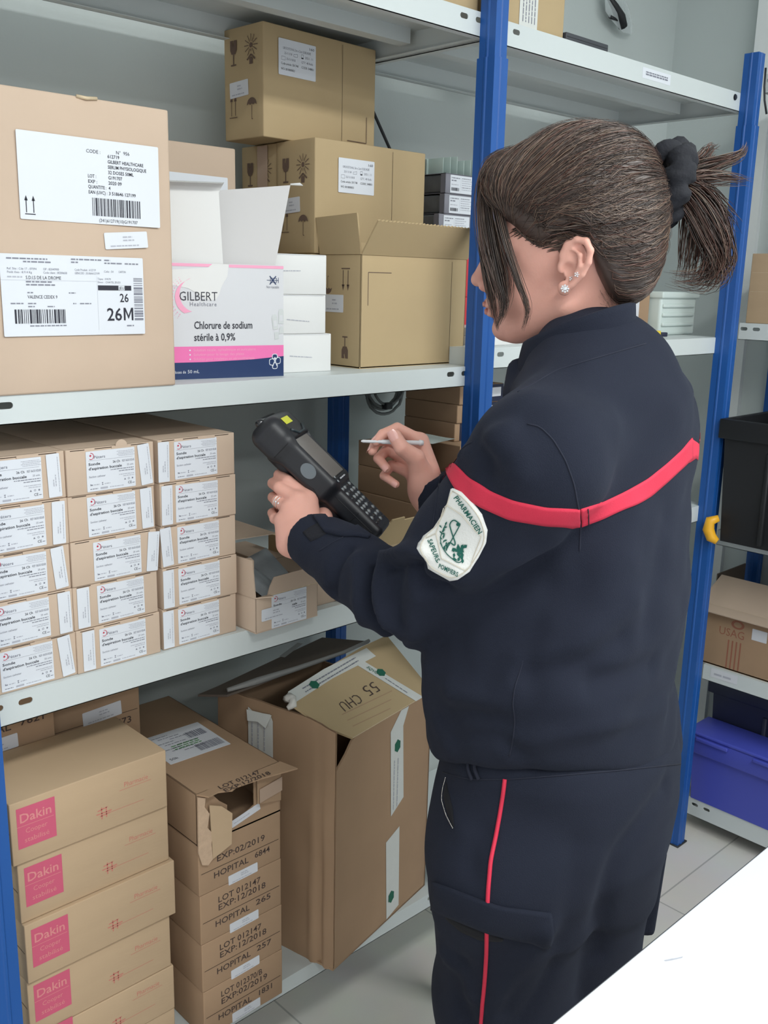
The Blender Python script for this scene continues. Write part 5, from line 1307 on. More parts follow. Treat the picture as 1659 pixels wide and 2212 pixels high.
# the band carries on round the far shoulder and round the front of the near sleeve
def wrap(c_, axis, p0, ang, wid, n=26):
    axis = unit(axis); v = p0 - c_; hgt = v @ axis; v = v - axis * hgt; b = np.cross(axis, v); rows = []
    cs_ = [c_ + axis * hgt + v * math.cos(t) + b * math.sin(t) for t in np.linspace(0, ang, n)]
    for j in range(5): P = settle(jacket, np.array(cs_) + axis * wid * (j / 4 - .5), 10, .0007); rows.append(P)
    Nn = [grad(jacket, r) for r in rows]; Vv = np.concatenate(rows + [r - q * .005 for r, q in zip(rows, Nn)]); M = 5 * n; fs = []
    for j in range(4):
        for i in range(n - 1): q = j * n + i; fs += [(q, q + 1, q + n + 1, q + n), (q + M, q + n + M, q + n + 1 + M, q + 1 + M)]
    for i in range(n - 1): fs += [(i, i + M, i + 1 + M, i + 1), (4 * n + i, 4 * n + i + 1, 4 * n + i + 1 + M, 4 * n + i + M)]
    return adopt(np_mesh('red_band', Vv, np.array(fs), RED))
pe = cast(jacket, [(1487, 975)])[0]; sc = np.array([Rs[0] - .01, Rs[1] + .03, pe[2]]); wrap(sc, Uz, pe, 2.6, .030)
pe = cast(jacket, [(972, 1012)])[0]; ac = Ls * .75 + El * .25; wrap(ac, unit(Ls - El), pe, -1.0 if np.cross(unit(Ls - El), pe - ac) @ fhn < 0 else 1.0, .036)
for px in ([(1140, 918), (1165, 922), (1195, 950), (1222, 995), (1240, 1045), (1250, 1100), (1254, 1137), (1252, 1190)], [(1131, 1425), (1118, 1470), (1108, 1520), (1112, 1560), (1108, 1600), (1100, 1636)],
           [(1020, 955), (1008, 972), (1000, 990)], [(1120, 850), (1200, 800), (1300, 770), (1395, 742)], [(690, 1190), (718, 1172), (742, 1160)], [(955, 1000), (940, 1100), (935, 1140)]):
    seamline('seam', px, .0009)
for q in ((1268, 1097, 1271, 1134),): seamline('seam', [(q[0], q[1]), (q[2], q[3])], .0006, off=.0020, n=6)
# badge on the sleeve --------------------------------------------------
BO = np.array([860., 900.]); BS = 2.37
def bpx(x, y): return BO + np.array([x, y]) / BS
outl = [(290, 368), (330, 385), (385, 440), (430, 500), (445, 545), (458, 580), (452, 640), (420, 700), (370, 765), (310, 808), (270, 822), (215, 800), (160, 775), (150, 745), (148, 700), (132, 650), (140, 612), (190, 570), (235, 500), (262, 440), (280, 372)]
def badge_geo(mb, polys, mt, off):
    for pl in polys:
        tri = tessellate_polygon([[Vector((p[0], p[1], 0)) for p in pl]])
        P, _ = on_jacket(np.array([bpx(*p) for p in pl]), off)
        fs = []
        for t in tri:
            a, b, c = (pl[i] for i in t); cr = (b[0] - a[0]) * (c[1] - a[1]) - (b[1] - a[1]) * (c[0] - a[0]); fs.append(tuple(t) if cr < 0 else tuple(reversed(t)))
        mb.add([tuple(p) for p in P], fs, mt)
def fill(poly, off, mt, mb, step=10):
    """polygon filled with a fine lattice so that it follows the curved sleeve"""
    p = np.array(poly, float); c = p.mean(0); n = len(p); rings = 9; vs = [c]; 
    for r in range(1, rings + 1): vs += [c + (q - c) * r / rings for q in p]
    P, nn = on_jacket(np.array([bpx(*v) for v in vs]), off); fs = [(0, 1 + (i + 1) % n, 1 + i) for i in range(n)]
    for r in range(rings - 1):
        for i in range(n):
            a = 1 + r * n + i; b = 1 + r * n + (i + 1) % n; fs.append((a, b, b + n, a + n))
    b0 = len(P); vs2 = [tuple(v) for v in P] + [tuple(P[1 + (rings - 1) * n + i] - nn[1 + (rings - 1) * n + i] * .006) for i in range(n)]
    for i in range(n): a = 1 + (rings - 1) * n + i; b = 1 + (rings - 1) * n + (i + 1) % n; fs.append((a, b, b0 + (i + 1) % n, b0 + i))
    mb.add(vs2, [tuple(reversed(f)) if 0 else f for f in fs], mt, True)
def shrink(poly, k): c = np.mean(np.array(poly, float), 0); return [tuple(c + (np.array(q) - c) * k) for q in poly]
dens = []
for a, b in zip(outl, outl[1:] + outl[:1]): dens += [a, ((a[0] + b[0]) / 2, (a[1] + b[1]) / 2)]
mb = MB(); fill(dens, .0030, BADGE, mb); badge = adopt(mb.build('badge'), jk_par)
badge['label'] = 'white shield badge sewn on the left sleeve'
def straight(px, n):
    px = np.asarray(px, float); d = np.r_[0, np.cumsum(np.linalg.norm(np.diff(px, axis=0), axis=1))]; t = np.unique(np.r_[np.linspace(0, d[-1], n), d])
    return np.stack([np.interp(t, d, px[:, i]) for i in (0, 1)], 1)
def bline(mb, pts, w, mt, off=.0040, dense=3, sharp=False):
    pts = straight(pts, 40) if sharp else resample(pts, max(len(pts) * dense, 4)); P, nn = on_jacket(np.array([bpx(*p) for p in pts]), off)
    mb.tube([Vector(p) for p in P], w, mt, 5)
mb = MB(); so = shrink(dens, .94); bline(mb, so + [so[0]], .0006, BADGEG, .0032, 1)
bline(mb, [(252, 462), (262, 452), (340, 500), (405, 580), (432, 600)], .0005, BADGEG, sharp=True); bline(mb, [(248, 466), (205, 596), (232, 722), (350, 760), (380, 738), (432, 602)], .0005, BADGEG, sharp=True); bline(mb, [(205, 596), (158, 622)], .0005, BADGEG, sharp=True)
mb.build('stitching').parent = badge
mb = MB(); bline(mb, [(330, 545), (300, 522), (285, 530), (275, 548), (290, 600), (305, 640), (300, 655), (275, 635), (262, 650), (258, 680)], .0007, BGREEN, dense=4); bline(mb, [(328, 548), (255, 680)], .0006, BGREEN)
badge_geo(mb, [[(320 + 9 * math.cos(t), 545 + 9 * math.sin(t)) for t in [PI * k / 5 for k in range(10)]]], BGREEN, .0046)
bline(mb, [(262, 535), (240, 580), (225, 620), (232, 660), (262, 700), (320, 735), (345, 715)], .0005, BGREEN)
rd = random.Random(4)
def leaf(cx, cy, a, l=13, w=5):
    c, s_ = math.cos(a), math.sin(a); return [(cx + x * c - y * s_, cy + x * s_ + y * c) for x, y in ((-l, 0), (-l * .3, -w), (l, 0), (-l * .3, w))]
lv = [leaf(250 + 8 * math.cos(k), 545 + k * 17 - (k > 6) * 8, 1.9 + .9 * (k % 2), 12, 4.5) for k in range(9)] + [leaf(232 + 14 * (k % 2), 560 + k * 15, 2.2 if k % 2 else .9, 11, 4) for k in range(8)]
lv += [leaf(285 + rd.uniform(0, 60), 668 + rd.uniform(0, 60), rd.uniform(0, 6), 13, 7) for k in range(16)] + [leaf(335 + rd.uniform(-18, 18), 670 + rd.uniform(-25, 20), rd.uniform(0, 6), 14, 9) for k in range(9)]
badge_geo(mb, lv, BGREEN, .0044); mb.build('emblem').parent = badge
def curved_text(mb, s, p0, p1, size, mt, bow=0.0):
    p0 = np.array(p0, float); p1 = np.array(p1, float); vs, fs, w = text_geo(s, .02, 1.05); L_ = np.linalg.norm(p1 - p0); u = (p1 - p0) / L_; v = np.array([u[1], -u[0]])
    arr = np.array([p0 + u * (x / w * L_) + v * (y * size + bow * math.sin(PI * x / w)) for x, y in vs]); P, nn = on_jacket(np.array([bpx(*a) for a in arr]), .0044)
    mb.add([tuple(p) for p in P], fs, mt)
mb = MB(); curved_text(mb, 'PHARMACIEN', (298, 415), (418, 592), 36, BGREEN, 4); curved_text(mb, 'SAPEURS', (166, 632), (206, 738), 30, BGREEN); curved_text(mb, '-', (203, 742), (212, 748), 30, BGREEN); curved_text(mb, 'POMPIERS', (216, 765), (312, 792), 30, BGREEN)
mb.build('lettering').parent = badge
# cuff strap on the left sleeve
ribbon('cuff_strap', CLOTH, [(676, 1117), (720, 1115), (765, 1135), (800, 1160)], [(702, 1152), (735, 1160), (770, 1160), (795, 1164)], 24, 5, .0045)
ribbon('hook_tape', mat('black_hook_tape', (22, 23, 32), .95, bump=.6, bump_scale=900), [(655, 1150), (672, 1138), (694, 1128)], [(672, 1170), (690, 1162), (706, 1152)], 10, 4, .0014)

# ------------------------------------------------------------------ trousers
TS = [section(*r) for r in [(1530, 975, 1460, .74), (1575, 960, 1474, .76), (1630, 955, 1478, .78), (1690, 947, 1472, .80), (1760, 941, 1448, .84), (1800, 938, 1425, .84), (1850, 936, 1415, .82)]]
zt, xt, yt = TS[-1][0], TS[-1][1], TS[-1][2]
def legpt(px, py, Z): return A(px, py, Z)
LT, LK = A(1104, 1870, 1.235), A(1092, 2150, 1.33)
RT, RK = A(1240, 1850, 1.30), A(1232, 2130, 1.40)
LA, RA = np.array([LK[0] + .00, LK[1] + .01, .13]), np.array([RK[0] + .0, RK[1] + .01, .13])
def trousers(P):
    d = stack(P, TS, 2.2)
    l = smin(cone(P, LT, LK, .104, .094), cone(P, LK, LA, .094, .070), .03)
    r = smin(cone(P, RT, RK, .106, .092), cone(P, RK, RA, .092, .070), .03)
    d = smin(d, smin(l, r, .012), .04)
    d = d + .0030 * nz3(P, 17, 5.0) + .0016 * nz3(P, 40, 9.0)
    return smax(d, -(P[:, 2] - .075), .004)
V, Q = surface_nets(trousers, [.70, .45, .04], [1.35, 1.05, 1.05], .0055)
N = grad(trousers, V)
tf = [([(1440, 1700), (1390, 1770), (1330, 1850), (1300, 1950), (1290, 2060)], -.008, .016), ([(1180, 2010), (1130, 2080), (1080, 2150), (1060, 2210)], .010, .016), ([(1150, 2040), (1110, 2110), (1085, 2180)], -.009, .012),
      ([(1000, 2080), (985, 2140), (1010, 2200)], -.006, .014), ([(1020, 1880), (1015, 1840), (1045, 1800)], -.005, .014), ([(1200, 2080), (1150, 2170), (1120, 2210)], -.006, .012), ([(960, 2060), (1000, 2110), (1020, 2150)], .006, .014),
      ([(1240, 1830), (1235, 1930), (1205, 2040)], -.004, .018), ([(970, 1720), (985, 1760), (1000, 1800)], .004, .014)]
_tp = [(cast(trousers, resample(p, 12)), a, w) for p, a, w in tf]
for P_, amp, wd in _tp: V = push(V, N, P_, amp, wd)
tr = adopt(np_mesh('trousers', V, Q, CLOTH))
def on_trousers(px, off):
    P = cast(trousers, px); n = grad(trousers, P); o = np.zeros(len(P))
    for L_, amp, wd in _tp:
        d = np.full(len(P), 9.0)
        for a, b in zip(L_[:-1], L_[1:]):
            ba = b - a; t = np.clip((P - a) @ ba / max(ba @ ba, 1e-12), 0, 1); d = np.minimum(d, np.linalg.norm(P - a - t[:, None] * ba, axis=1))
        o += amp * np.exp(-(d / wd) ** 2)
    return P + n * (o + off)[:, None], n
seamline('red_piping', [(1091, 1683), (1088, 1710), (1080, 1760), (1070, 1810), (1060, 1860), (1055, 1920), (1052, 1990), (1051, 2060), (1047, 2130), (1043, 2216)], .0026, RED, off=.0008, n=70, f=on_trousers)
seamline('seam', [(957, 1668), (1010, 1684), (1090, 1684), (1200, 1676), (1330, 1665), (1470, 1650)], .0009, f=on_trousers)
for dx in (0, 14): seamline('belt_loop', [(1014 + dx, 1640), (1013 + dx, 1662), (1022 + dx, 1684)], .0024, SEAM, off=.002, n=8, f=on_trousers)
ribbon('pocket_flap', CLOTH, [(938, 1905), (1010, 1932), (1080, 1958), (1190, 1972)], [(936, 1965), (1000, 1990), (1060, 2014), (1188, 2042)], 40, 8, .0040, f=on_trousers)
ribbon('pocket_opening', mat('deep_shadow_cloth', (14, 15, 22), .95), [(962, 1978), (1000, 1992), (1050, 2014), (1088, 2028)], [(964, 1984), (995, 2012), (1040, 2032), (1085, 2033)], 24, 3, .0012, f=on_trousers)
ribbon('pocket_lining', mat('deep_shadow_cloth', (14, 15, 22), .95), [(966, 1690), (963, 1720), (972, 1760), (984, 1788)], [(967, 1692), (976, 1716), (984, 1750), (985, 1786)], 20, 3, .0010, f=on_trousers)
P, nn = on_trousers(resample([(966, 1680), (960, 1705), (960, 1730), (969, 1762), (984, 1790)], 40), .0022)
mb = MB()
for i, p in enumerate(P): mb.tube([Vector(p) - Vector((0, 0, .0007)), Vector(p) + Vector((0, 0, .0007))], .0007, SILV, 5)
adopt(mb.build('zip_teeth'))
# side pocket seen behind the right thigh
mb = MB(); c = A(1352, 1905, 1.365); mb.bbox(-.050, .050, -.012, .012, -.080, .060, CLOTH, .010, 3); o = mb.build('cargo_pocket'); o.parent = person
o.matrix_local = Matrix.Translation(Vector(c) + PIV) @ Matrix.Rotation(math.radians(-42), 4, 'Z') @ Matrix.Rotation(math.radians(3), 4, 'Y')
# boots
BOOT = mat('black_leather', (22, 22, 24), .4)
for q in (LA, RA):
    ft = lambda P, q=q: smin(cone(P, [q[0], q[1], FZ + .045], [q[0] + bf[0] * .16, q[1] + bf[1] * .16, FZ + .032], .045, .030), cone(P, [q[0], q[1], .20], [q[0], q[1] - .01, FZ + .045], .052, .045), .02)
    f2 = lambda P, ft=ft: smax(ft(P), FZ + .001 - P[:, 2], .003)
    V, Q = surface_nets(f2, [q[0] - .12, q[1] - .1, FZ - .01], [q[0] + .12, q[1] + .26, .27], .007); adopt(np_mesh('boot', V, Q, BOOT))

# ------------------------------------------------------------------ head frame
th_, pt_, ro_ = math.radians(17), math.radians(4), math.radians(12)
Rh = unit([.725, -.688, 0]); Fh = unit([.692, .722, 0]); Uz = np.array([0, 0, 1.])
f0_ = -math.cos(th_) * Rh + math.sin(th_) * Fh
hf = f0_ * math.cos(pt_) - Uz * math.sin(pt_)
l0 = np.cross(Uz, hf); l0 = unit(l0); u0 = np.cross(hf, l0)
hl = l0 * math.cos(ro_) - u0 * math.sin(ro_); hu = u0 * math.cos(ro_) + l0 * math.sin(ro_)
HM = np.stack([hf, hl, hu])               # rows: local axes in world
HS = 0.98
HO = A(1222, 575, 1.105) - hl * .072 * HS
def H(p): return HO + (np.atleast_2d(p) * HS) @ HM
def h1(x, y, z): return H([x, y, z])[0]
def toH(P): return (P - HO) @ HM.T / HS

earc = [(.004, .0), (.006, .012), (.001, .022), (-.009, .0285), (-.020, .027), (-.027, .017), (-.027, .004), (-.022, -.010), (-.013, -.021), (-.005, -.029)]
def ear3(x, z, o=0.0):
    # leaning back slightly, standing off the skull towards its rear edge
    a = -.22; X = x * math.cos(a) + z * math.sin(a) * -1; Z = z * math.cos(a) - x * math.sin(a) * -1
    return (x - z * .20 + .000, .0765 + (-x) * .42 + o, z + .002)
def head_local(q):
    d = ell(q, (-.008, 0, .042), (.095, .074, .086))
    d = smin(d, ell(q, (.040, 0, .000), (.058, .062, .080)), .02)
    d = smin(d, ell(q, (.048, 0, -.055), (.045, .046, .045)), .02)
    for s in (1, -1):
        d = smin(d, cone(q, (.006, .050 * s, -.048), (.072, .018 * s, -.086), .019, .017), .02)
        d = smin(d, ell(q, (.066, .036 * s, -.034), (.026, .024, .026)), .016)
        d = smin(d, cone(q, (.084, .016 * s, .026), (.070, .046 * s, .024), .010, .010), .012)
        d = smax(d, -ell(q, (.100, .031 * s, .006), (.014, .016, .012)), .010)
        d = smin(d, ell(q, (.079, .031 * s, .004), (.0125, .0145, .0115)), .003)
        d = smin(d, ell(q, (.108, .0115 * s, -.0305), (.009, .0065, .007)), .004)
        d = smax(d, -ell(q, (.110, .006 * s, -.0385), (.006, .003, .003)), .002)
    d = smin(d, cone(q, (.094, 0, .018), (.1175, 0, -.021), .0075, .0085), .008)
    d = smin(d, ell(q, (.119, 0, -.0245), (.0095, .009, .0085)), .004)
    d = smin(d, ell(q, (.094, 0, -.050), (.016, .024, .016)), .010)
    d = smin(d, ell(q, (.1045, 0, -.0545), (.0085, .021, .0052)), .003); d = smin(d, ell(q, (.1025, 0, -.0655), (.0085, .019, .0060)), .003)
    d = smax(d, -cone(q, (.111, -.016, -.0600), (.111, .016, -.0600), .0016, .0016), .003)
    d = smin(d, ell(q, (.087, 0, -.088), (.018, .020, .016)), .012)
    # neck
    d = smin(d, cone(q, (-.020, 0, -.020), (-.030, 0, -.150), .050, .050), .03)
    d = smin(d, cone(q, (.020, .0, -.080), (-.030, 0, -.140), .030, .045), .03)
    return d
def ear_local(q):
    e = chain(q, [ear3(*p) for p in earc], [.0030, .0032, .0036, .0040, .0040, .0038, .0036, .0036, .0040, .0050], .002)
    e = smin(e, ell(q, ear3(-.0095, .004, -.004), (.0155, .0042, .0260)), .004)
    e = smin(e, chain(q, [ear3(-.006, .018, .001), ear3(-.016, .012, .002), ear3(-.018, .0, .002), ear3(-.012, -.012, .002)], [.0022, .0030, .0030, .0024], .002), .003)
    e = smin(e, ell(q, ear3(-.003, -.026, .0), (.0075, .0040, .0085)), .004)
    e = smin(e, ell(q, ear3(.0045, -.003, .001), (.0045, .0040, .0065)), .003)
    e = smax(e, -ell(q, ear3(-.004, -.005, .004), (.0080, .0065, .0085)), .003)
    e = smax(e, -ell(q, ear3(-.007, .011, .003), (.0055, .0026, .0050)), .002)
    return e
LK_ = .055
def skin_head(P):
    q = toH(P); d = head_local(q)
    m = (q[:, 0] > -.07) & (q[:, 0] < .04) & (np.abs(q[:, 2]) < .06)
    if m.any():
        for s in (1, -1):
            k = m & (q[:, 1] * s > .03)
            if k.any():
                qq = q[k].copy(); qq[:, 1] *= s; d[k] = smin(d[k], ear_local(qq), .005)
    return d * HS
# ------------------------------------------------------------------ hands (px, py, depth) per joint
# left hand: closed round the scanner's grip, its back towards us
LH = dict(wrist=(648, 1168, 1.352), fingers=[
    [(668, 1078, 1.385), (622, 1040, 1.392), (603, 1026, 1.415), (618, 1020, 1.432)],
    [(645, 1080, 1.375), (604, 1053, 1.388), (590, 1044, 1.415), (606, 1040, 1.434)],
    [(626, 1098, 1.370), (600, 1083, 1.388), (590, 1074, 1.415), (606, 1068, 1.434)],
    [(610, 1125, 1.370), (594, 1120, 1.385), (588, 1108, 1.410), (602, 1100, 1.428)]],
    fr=[[.0105, .0092, .0082, .0074], [.0105, .0094, .0082, .0074], [.0100, .0088, .0078, .0070], [.0095, .0078, .0068, .0062]],
    thumb=[(668, 1150, 1.375), (700, 1120, 1.398), (705, 1090, 1.420), (690, 1068, 1.436)], tr=[.016, .0125, .0105, .009])
RH = dict(wrist=(922, 1058, 1.405), fingers=[
    [(908, 953, 1.408), (858, 925, 1.398), (826, 938, 1.382), (812, 954, 1.372)],
    [(903, 975, 1.418), (838, 948, 1.415), (812, 955, 1.398), (804, 974, 1.384)],
    [(898, 1000, 1.424), (836, 972, 1.424), (817, 990, 1.408), (835, 1012, 1.396)],
    [(895, 1025, 1.426), (845, 1005, 1.426), (829, 1028, 1.414), (855, 1046, 1.402)]],
    fr=[[.0100, .0082, .0072, .0066], [.0100, .0086, .0076, .0068], [.0098, .0082, .0072, .0065], [.0090, .0072, .0062, .0057]],
    thumb=[(915, 1040, 1.392), (898, 990, 1.372), (868, 968, 1.360), (853, 942, 1.360)], tr=[.0185, .0135, .0108, .0098])
def hand_field(P, D, flip=1):
    w = A(*D['wrist']); F = [[A(*p) for p in fg] for fg in D['fingers']]; d = None
    for fg, rr in zip(F, D['fr']):
        c = chain(P, fg, rr, .0015); d = c if d is None else smin(d, c, .0022)
    palm = None
    for i, (fg, rr) in enumerate(zip(F, D['fr'])):
        pb = w + (fg[0] - w) * .18 + (F[0][0] - F[3][0]) * (.30 - .2 * i)
        c = cone(P, pb, fg[0], .0175, .0125 if i < 3 else .0115); palm = c if palm is None else smin(palm, c, .012)
    d = smin(d, palm, .006)
    T = [A(*p) for p in D['thumb']]; d = smin(d, chain(P, T, D['tr'], .002), .004)
    d = smin(d, cone(P, w + (T[0] - w) * .3, T[0], .018, D['tr'][0]), .012)
    return d
WlA, WrA = A(*LH['wrist']), A(*RH['wrist'])
def body_field(P):
    d = skin_head(P)
    nb_ = h1(-.030, 0, -.150); sp = np.array([CB[0], CB[1], 1.25]); hp = np.array([CB[0], CB[1], .98])
    d = smin(d, cone(P, nb_, sp, .045, .060), .02); d = smin(d, cone(P, sp, hp, .060, .060), .02)
    for S_, E_, W_, D in ((Ls, El, WlA, LH), (Rs, Er, WrA, RH)):
        d = smin(d, cone(P, [sp[0], sp[1], 1.30], S_, .03, .03), .01); d = smin(d, cone(P, S_, E_, .03, .03), .01); d = smin(d, cone(P, E_, W_, .032, .0265), .012)
        m = np.linalg.norm(P - (W_ + A(*D['fingers'][1][0])) / 2, axis=1) < .17
        if m.any(): d[m] = smin(d[m], hand_field(P[m], D), .010)
    for T_, K_, A_ in ((LT, LK, LA), (RT, RK, RA)):
        d = smin(d, cone(P, hp, T_, .05, .05), .02); d = smin(d, cone(P, T_, K_, .05, .04), .01); d = smin(d, cone(P, K_, A_, .04, .03), .01)
    return d
V, Q = surface_nets(body_field, [.60, .45, .09], [1.45, 1.20, 1.80], .0019, B=20)
body = adopt(np_mesh('body', V, Q, SKIN))
print('body verts', len(V))
def nail(P0, P1, r, tow, parent):
    """fingernail near the tip P1 on the side facing 'tow'"""
    ax = unit(P1 - P0); n = unit(tow - ax * (tow @ ax)); s_ = np.cross(ax, n); mb = MB(); vs = []; 
    for j in range(6):
        for i in range(7):
            a = (i / 6 - .5) * 1.5; t = (j / 5 - .5); rr = r * (1.03 - .10 * max(t, 0) * 2 * abs(t)); wv = 1 - .25 * (abs(t) * 2) ** 3
            vs.append(P1 + ax * (t * r * 1.5 + r * .18) + (n * math.cos(a * wv) + s_ * math.sin(a * wv)) * rr)
    mb.add([tuple(v) for v in vs], [(j * 7 + i, j * 7 + i + 1, (j + 1) * 7 + i + 1, (j + 1) * 7 + i) for j in range(5) for i in range(6)], NAIL, True); return adopt(mb.build('fingernail'), parent)
R_ = [[A(*p) for p in fg] for fg in RH['fingers']]; camd = lambda p: unit(CPn - p)
Tt = [A(*p) for p in RH['thumb']]
nail(Tt[2], Tt[3], .0100, camd(Tt[3]) + unit(A(800, 900, 1.36) - Tt[3]) * .8, None)
up_ = RMn @ np.array([0, -1, 0.]); lf_ = RMn @ np.array([-1, 0, 0.])
nail(R_[0][2], R_[0][3], .0068, up_ + camd(R_[0][3]) * .4 + lf_, None); nail(R_[1][2], R_[1][3], .0070, lf_ + camd(R_[1][3]) * .7, None)
nail(R_[2][2], R_[2][3], .0067, camd(R_[2][3]) - up_ * .2 + lf_ * .1, None); nail(R_[3][2], R_[3][3], .0059, camd(R_[3][3]) - up_ * .3, None)
# finger rings on the left hand
L_ = [[A(*p) for p in fg] for fg in LH['fingers']]
for c0, c1, t, r in ((L_[2][0], L_[2][1], .72, .0098), (L_[2][0], L_[2][1], .95, .0092)):
    c = c0 + (c1 - c0) * t; ax = unit(c1 - c0); a = unit(np.cross(ax, [0, 0, 1])); b = np.cross(ax, a); mb = MB()
    mb.tube([Vector(c + (a * math.cos(q / 24 * 2 * PI) + b * math.sin(q / 24 * 2 * PI)) * r) for q in range(25)], .0008, SILV, 6, caps=False)
    g = c + camd(c) * r * .9 + lf_ * r * .4; mb.tube([Vector(g), Vector(g + camd(c) * .0018)], [.0020, .0012], CRYS, 8); adopt(mb.build('finger_ring'))
# earrings
def bead(mb, c, r, m): 
    bm = bmesh.new(); bmesh.ops.create_icosphere(bm, subdivisions=1, radius=r)
    for v in bm.verts: v.co += Vector(c)
    mb.bm(bm, m)
mb = MB(); e0 = cast(skin_head, [(1220, 604)])[0]; c = A(1220, 623, 0); c = cast(skin_head, [(1221, 612)])[0] + camd(e0) * .003 - Uz * .006
mb.tube([Vector(e0), Vector(c)], .0007, SILV, 5); bead(mb, c, .0030, CRYS)
for k in range(8): a = k * PI / 4; bead(mb, c + (up_ * math.sin(a) - lf_ * math.cos(a)) * .0038 + camd(c) * .001, .0014, CRYS)
adopt(mb.build('drop_earring'))
for px in ((1235, 602), (1246, 593)):
    mb = MB(); c = cast(skin_head, [px])[0]; c = c + camd(c) * .0016; bead(mb, c, .0012, CRYS)
    for k in range(5): a = k * 2 * PI / 5; bead(mb, c + (up_ * math.sin(a) - lf_ * math.cos(a)) * .0022, .0011, CRYS)
    adopt(mb.build('stud_earring'))
# eyebrow, lips, lashes
LIP = mat('lip', (204, 136, 126), .4)
mb = MB()
for s in (1,):
    P = settle(skin_head, H([(.093 - abs(t) * .000 - .014 * t * t, (.018 + .030 * t), .028 + .006 * math.sin(t * 2.4)) for t in np.linspace(0, 1, 10)]), 10, .0005); mb.tube([Vector(p) for p in P], [.0008, .0016, .0018, .0018, .0017, .0016, .0014, .0012, .0010, .0005], HAIR3, 5)
adopt(mb.build('eyebrow'))
mb = MB()
P = settle(skin_head, H([(.11, (t - .5) * .036, -.0545 + .001 * math.sin(t * PI * 3)) for t in np.linspace(0, 1, 12)]), 10, -.0010); mb.tube([Vector(p) for p in P], [.001, .0022, .003, .0034, .0036, .0034, .0034, .0036, .0034, .003, .0022, .001], LIP, 6)
P = settle(skin_head, H([(.11, (t - .5) * .032, -.0645) for t in np.linspace(0, 1, 12)]), 10, -.0012); mb.tube([Vector(p) for p in P], [.001, .0024, .0034, .004, .0042, .0044, .0044, .0042, .004, .0034, .0024, .001], LIP, 6)
adopt(mb.build('lips'))
mb = MB(); P = settle(skin_head, H([(.10, .018 + .026 * t, .0005 - .004 * math.sin(t * PI)) for t in np.linspace(0, 1, 12)]), 10, .0004); mb.tube([Vector(p) for p in P], .0007, HAIR3, 5); adopt(mb.build('eyelashes'))

# ------------------------------------------------------------------ collar
def collar(name, zc, A0, B0, h0, h1_, tilt, lean, gap, c0, flare):
    """stand collar: open ring round the neck, front lower than back"""
    mb = MB(); n = 48; rows = 7; vs = []
    for j in range(rows + 1):
        t = j / rows
        for i in range(n + 1):
            a = gap + (2 * PI - 2 * gap) * i / n; ca, sa = math.cos(a), math.sin(a); hh = h0 + (h1_ - h0) * (1 - ca) / 2
            r = (1 + flare * t * t); p = c0 + (bf * A0 * ca - br * B0 * sa) * r + Uz * (hh * t - tilt * ca) + lean * (t * hh)
            vs.append(p)
    vs = np.array(vs); M = (rows + 1) * (n + 1); cen = c0 + Uz * 0; nrm = vs - cen; nrm[:, 2] = 0; nrm /= np.linalg.norm(nrm, axis=1)[:, None]
    inner = vs - nrm * .0045; allv = np.concatenate([vs, inner]); fs = []; W_ = n + 1
    for j in range(rows):
        for i in range(n):
            q = j * W_ + i; fs.append((q, q + W_, q + W_ + 1, q + 1)); k = q + M; fs.append((k, k + 1, k + W_ + 1, k + W_))
    for i in range(n): q = rows * W_ + i; fs.append((q, q + M, q + M + 1, q + 1))
    for j in range(rows):
        q = j * W_; fs.append((q, q + M, q + M + W_, q + W_)); q = j * W_ + n; fs.append((q, q + W_, q + W_ + M, q + M))
    return adopt(np_mesh(name, allv, np.array(fs)[:, ::-1], CLOTH))
cc = A(1240, 778, 1.17)
collar('collar', 0, .070, .060, .036, .050, .020, -bf * .05, .30, cc + Uz * .000, -.06)
# ------------------------------------------------------------------ hair
HLX = [-.14, -.085, -.060, -.046, -.034, -.026, -.008, .010, .020, .028, .062, .085, .14]; HLZ = [-.085, -.080, -.070, -.044, -.012, .034, .046, .040, .026, .022, .047, .060, .064]
def hair_local(q):
    d = ell(q, (-.006, 0, .050), (.107, .088, .100))
    d = smin(d, ell(q, (.056, .004, .080), (.054, .060, .044)), .02)
    d = smin(d, ell(q, (-.030, 0, .100), (.062, .060, .042)), .02)
    d = smin(d, ell(q, (-.050, 0, .000), (.058, .070, .072)), .02)
    qn = np.stack([np.zeros(len(q)), np.arctan2(q[:, 2] - .09, -q[:, 0]) * 60, q[:, 1] * 120], 1)
    d = d + .0004 * np.sin(qn[:, 1] + np.sin(q[:, 1] * 60))
    line = np.interp(q[:, 0], HLX, HLZ)
    d = d + .0105 * np.exp(-np.maximum(q[:, 2] - line, 0) / .014)
    d = smax(d, (line - q[:, 2]), .004)
    return d
def hair_f(P): return hair_local(toH(P)) * HS
c_lo = np.array([HO + HM.T @ (np.array(v) * HS) for v in [(x, y, z) for x in (-.13, .13) for y in (-.11, .11) for z in (-.09, .17)]])
V, Q = surface_nets(hair_f, c_lo.min(0), c_lo.max(0), .0026)
hair = adopt(np_mesh('hair', V, Q, HAIRM))
PBw = A(1412, 402, 1.185)                 # where the hair is gathered
rs = np.random.RandomState(3)
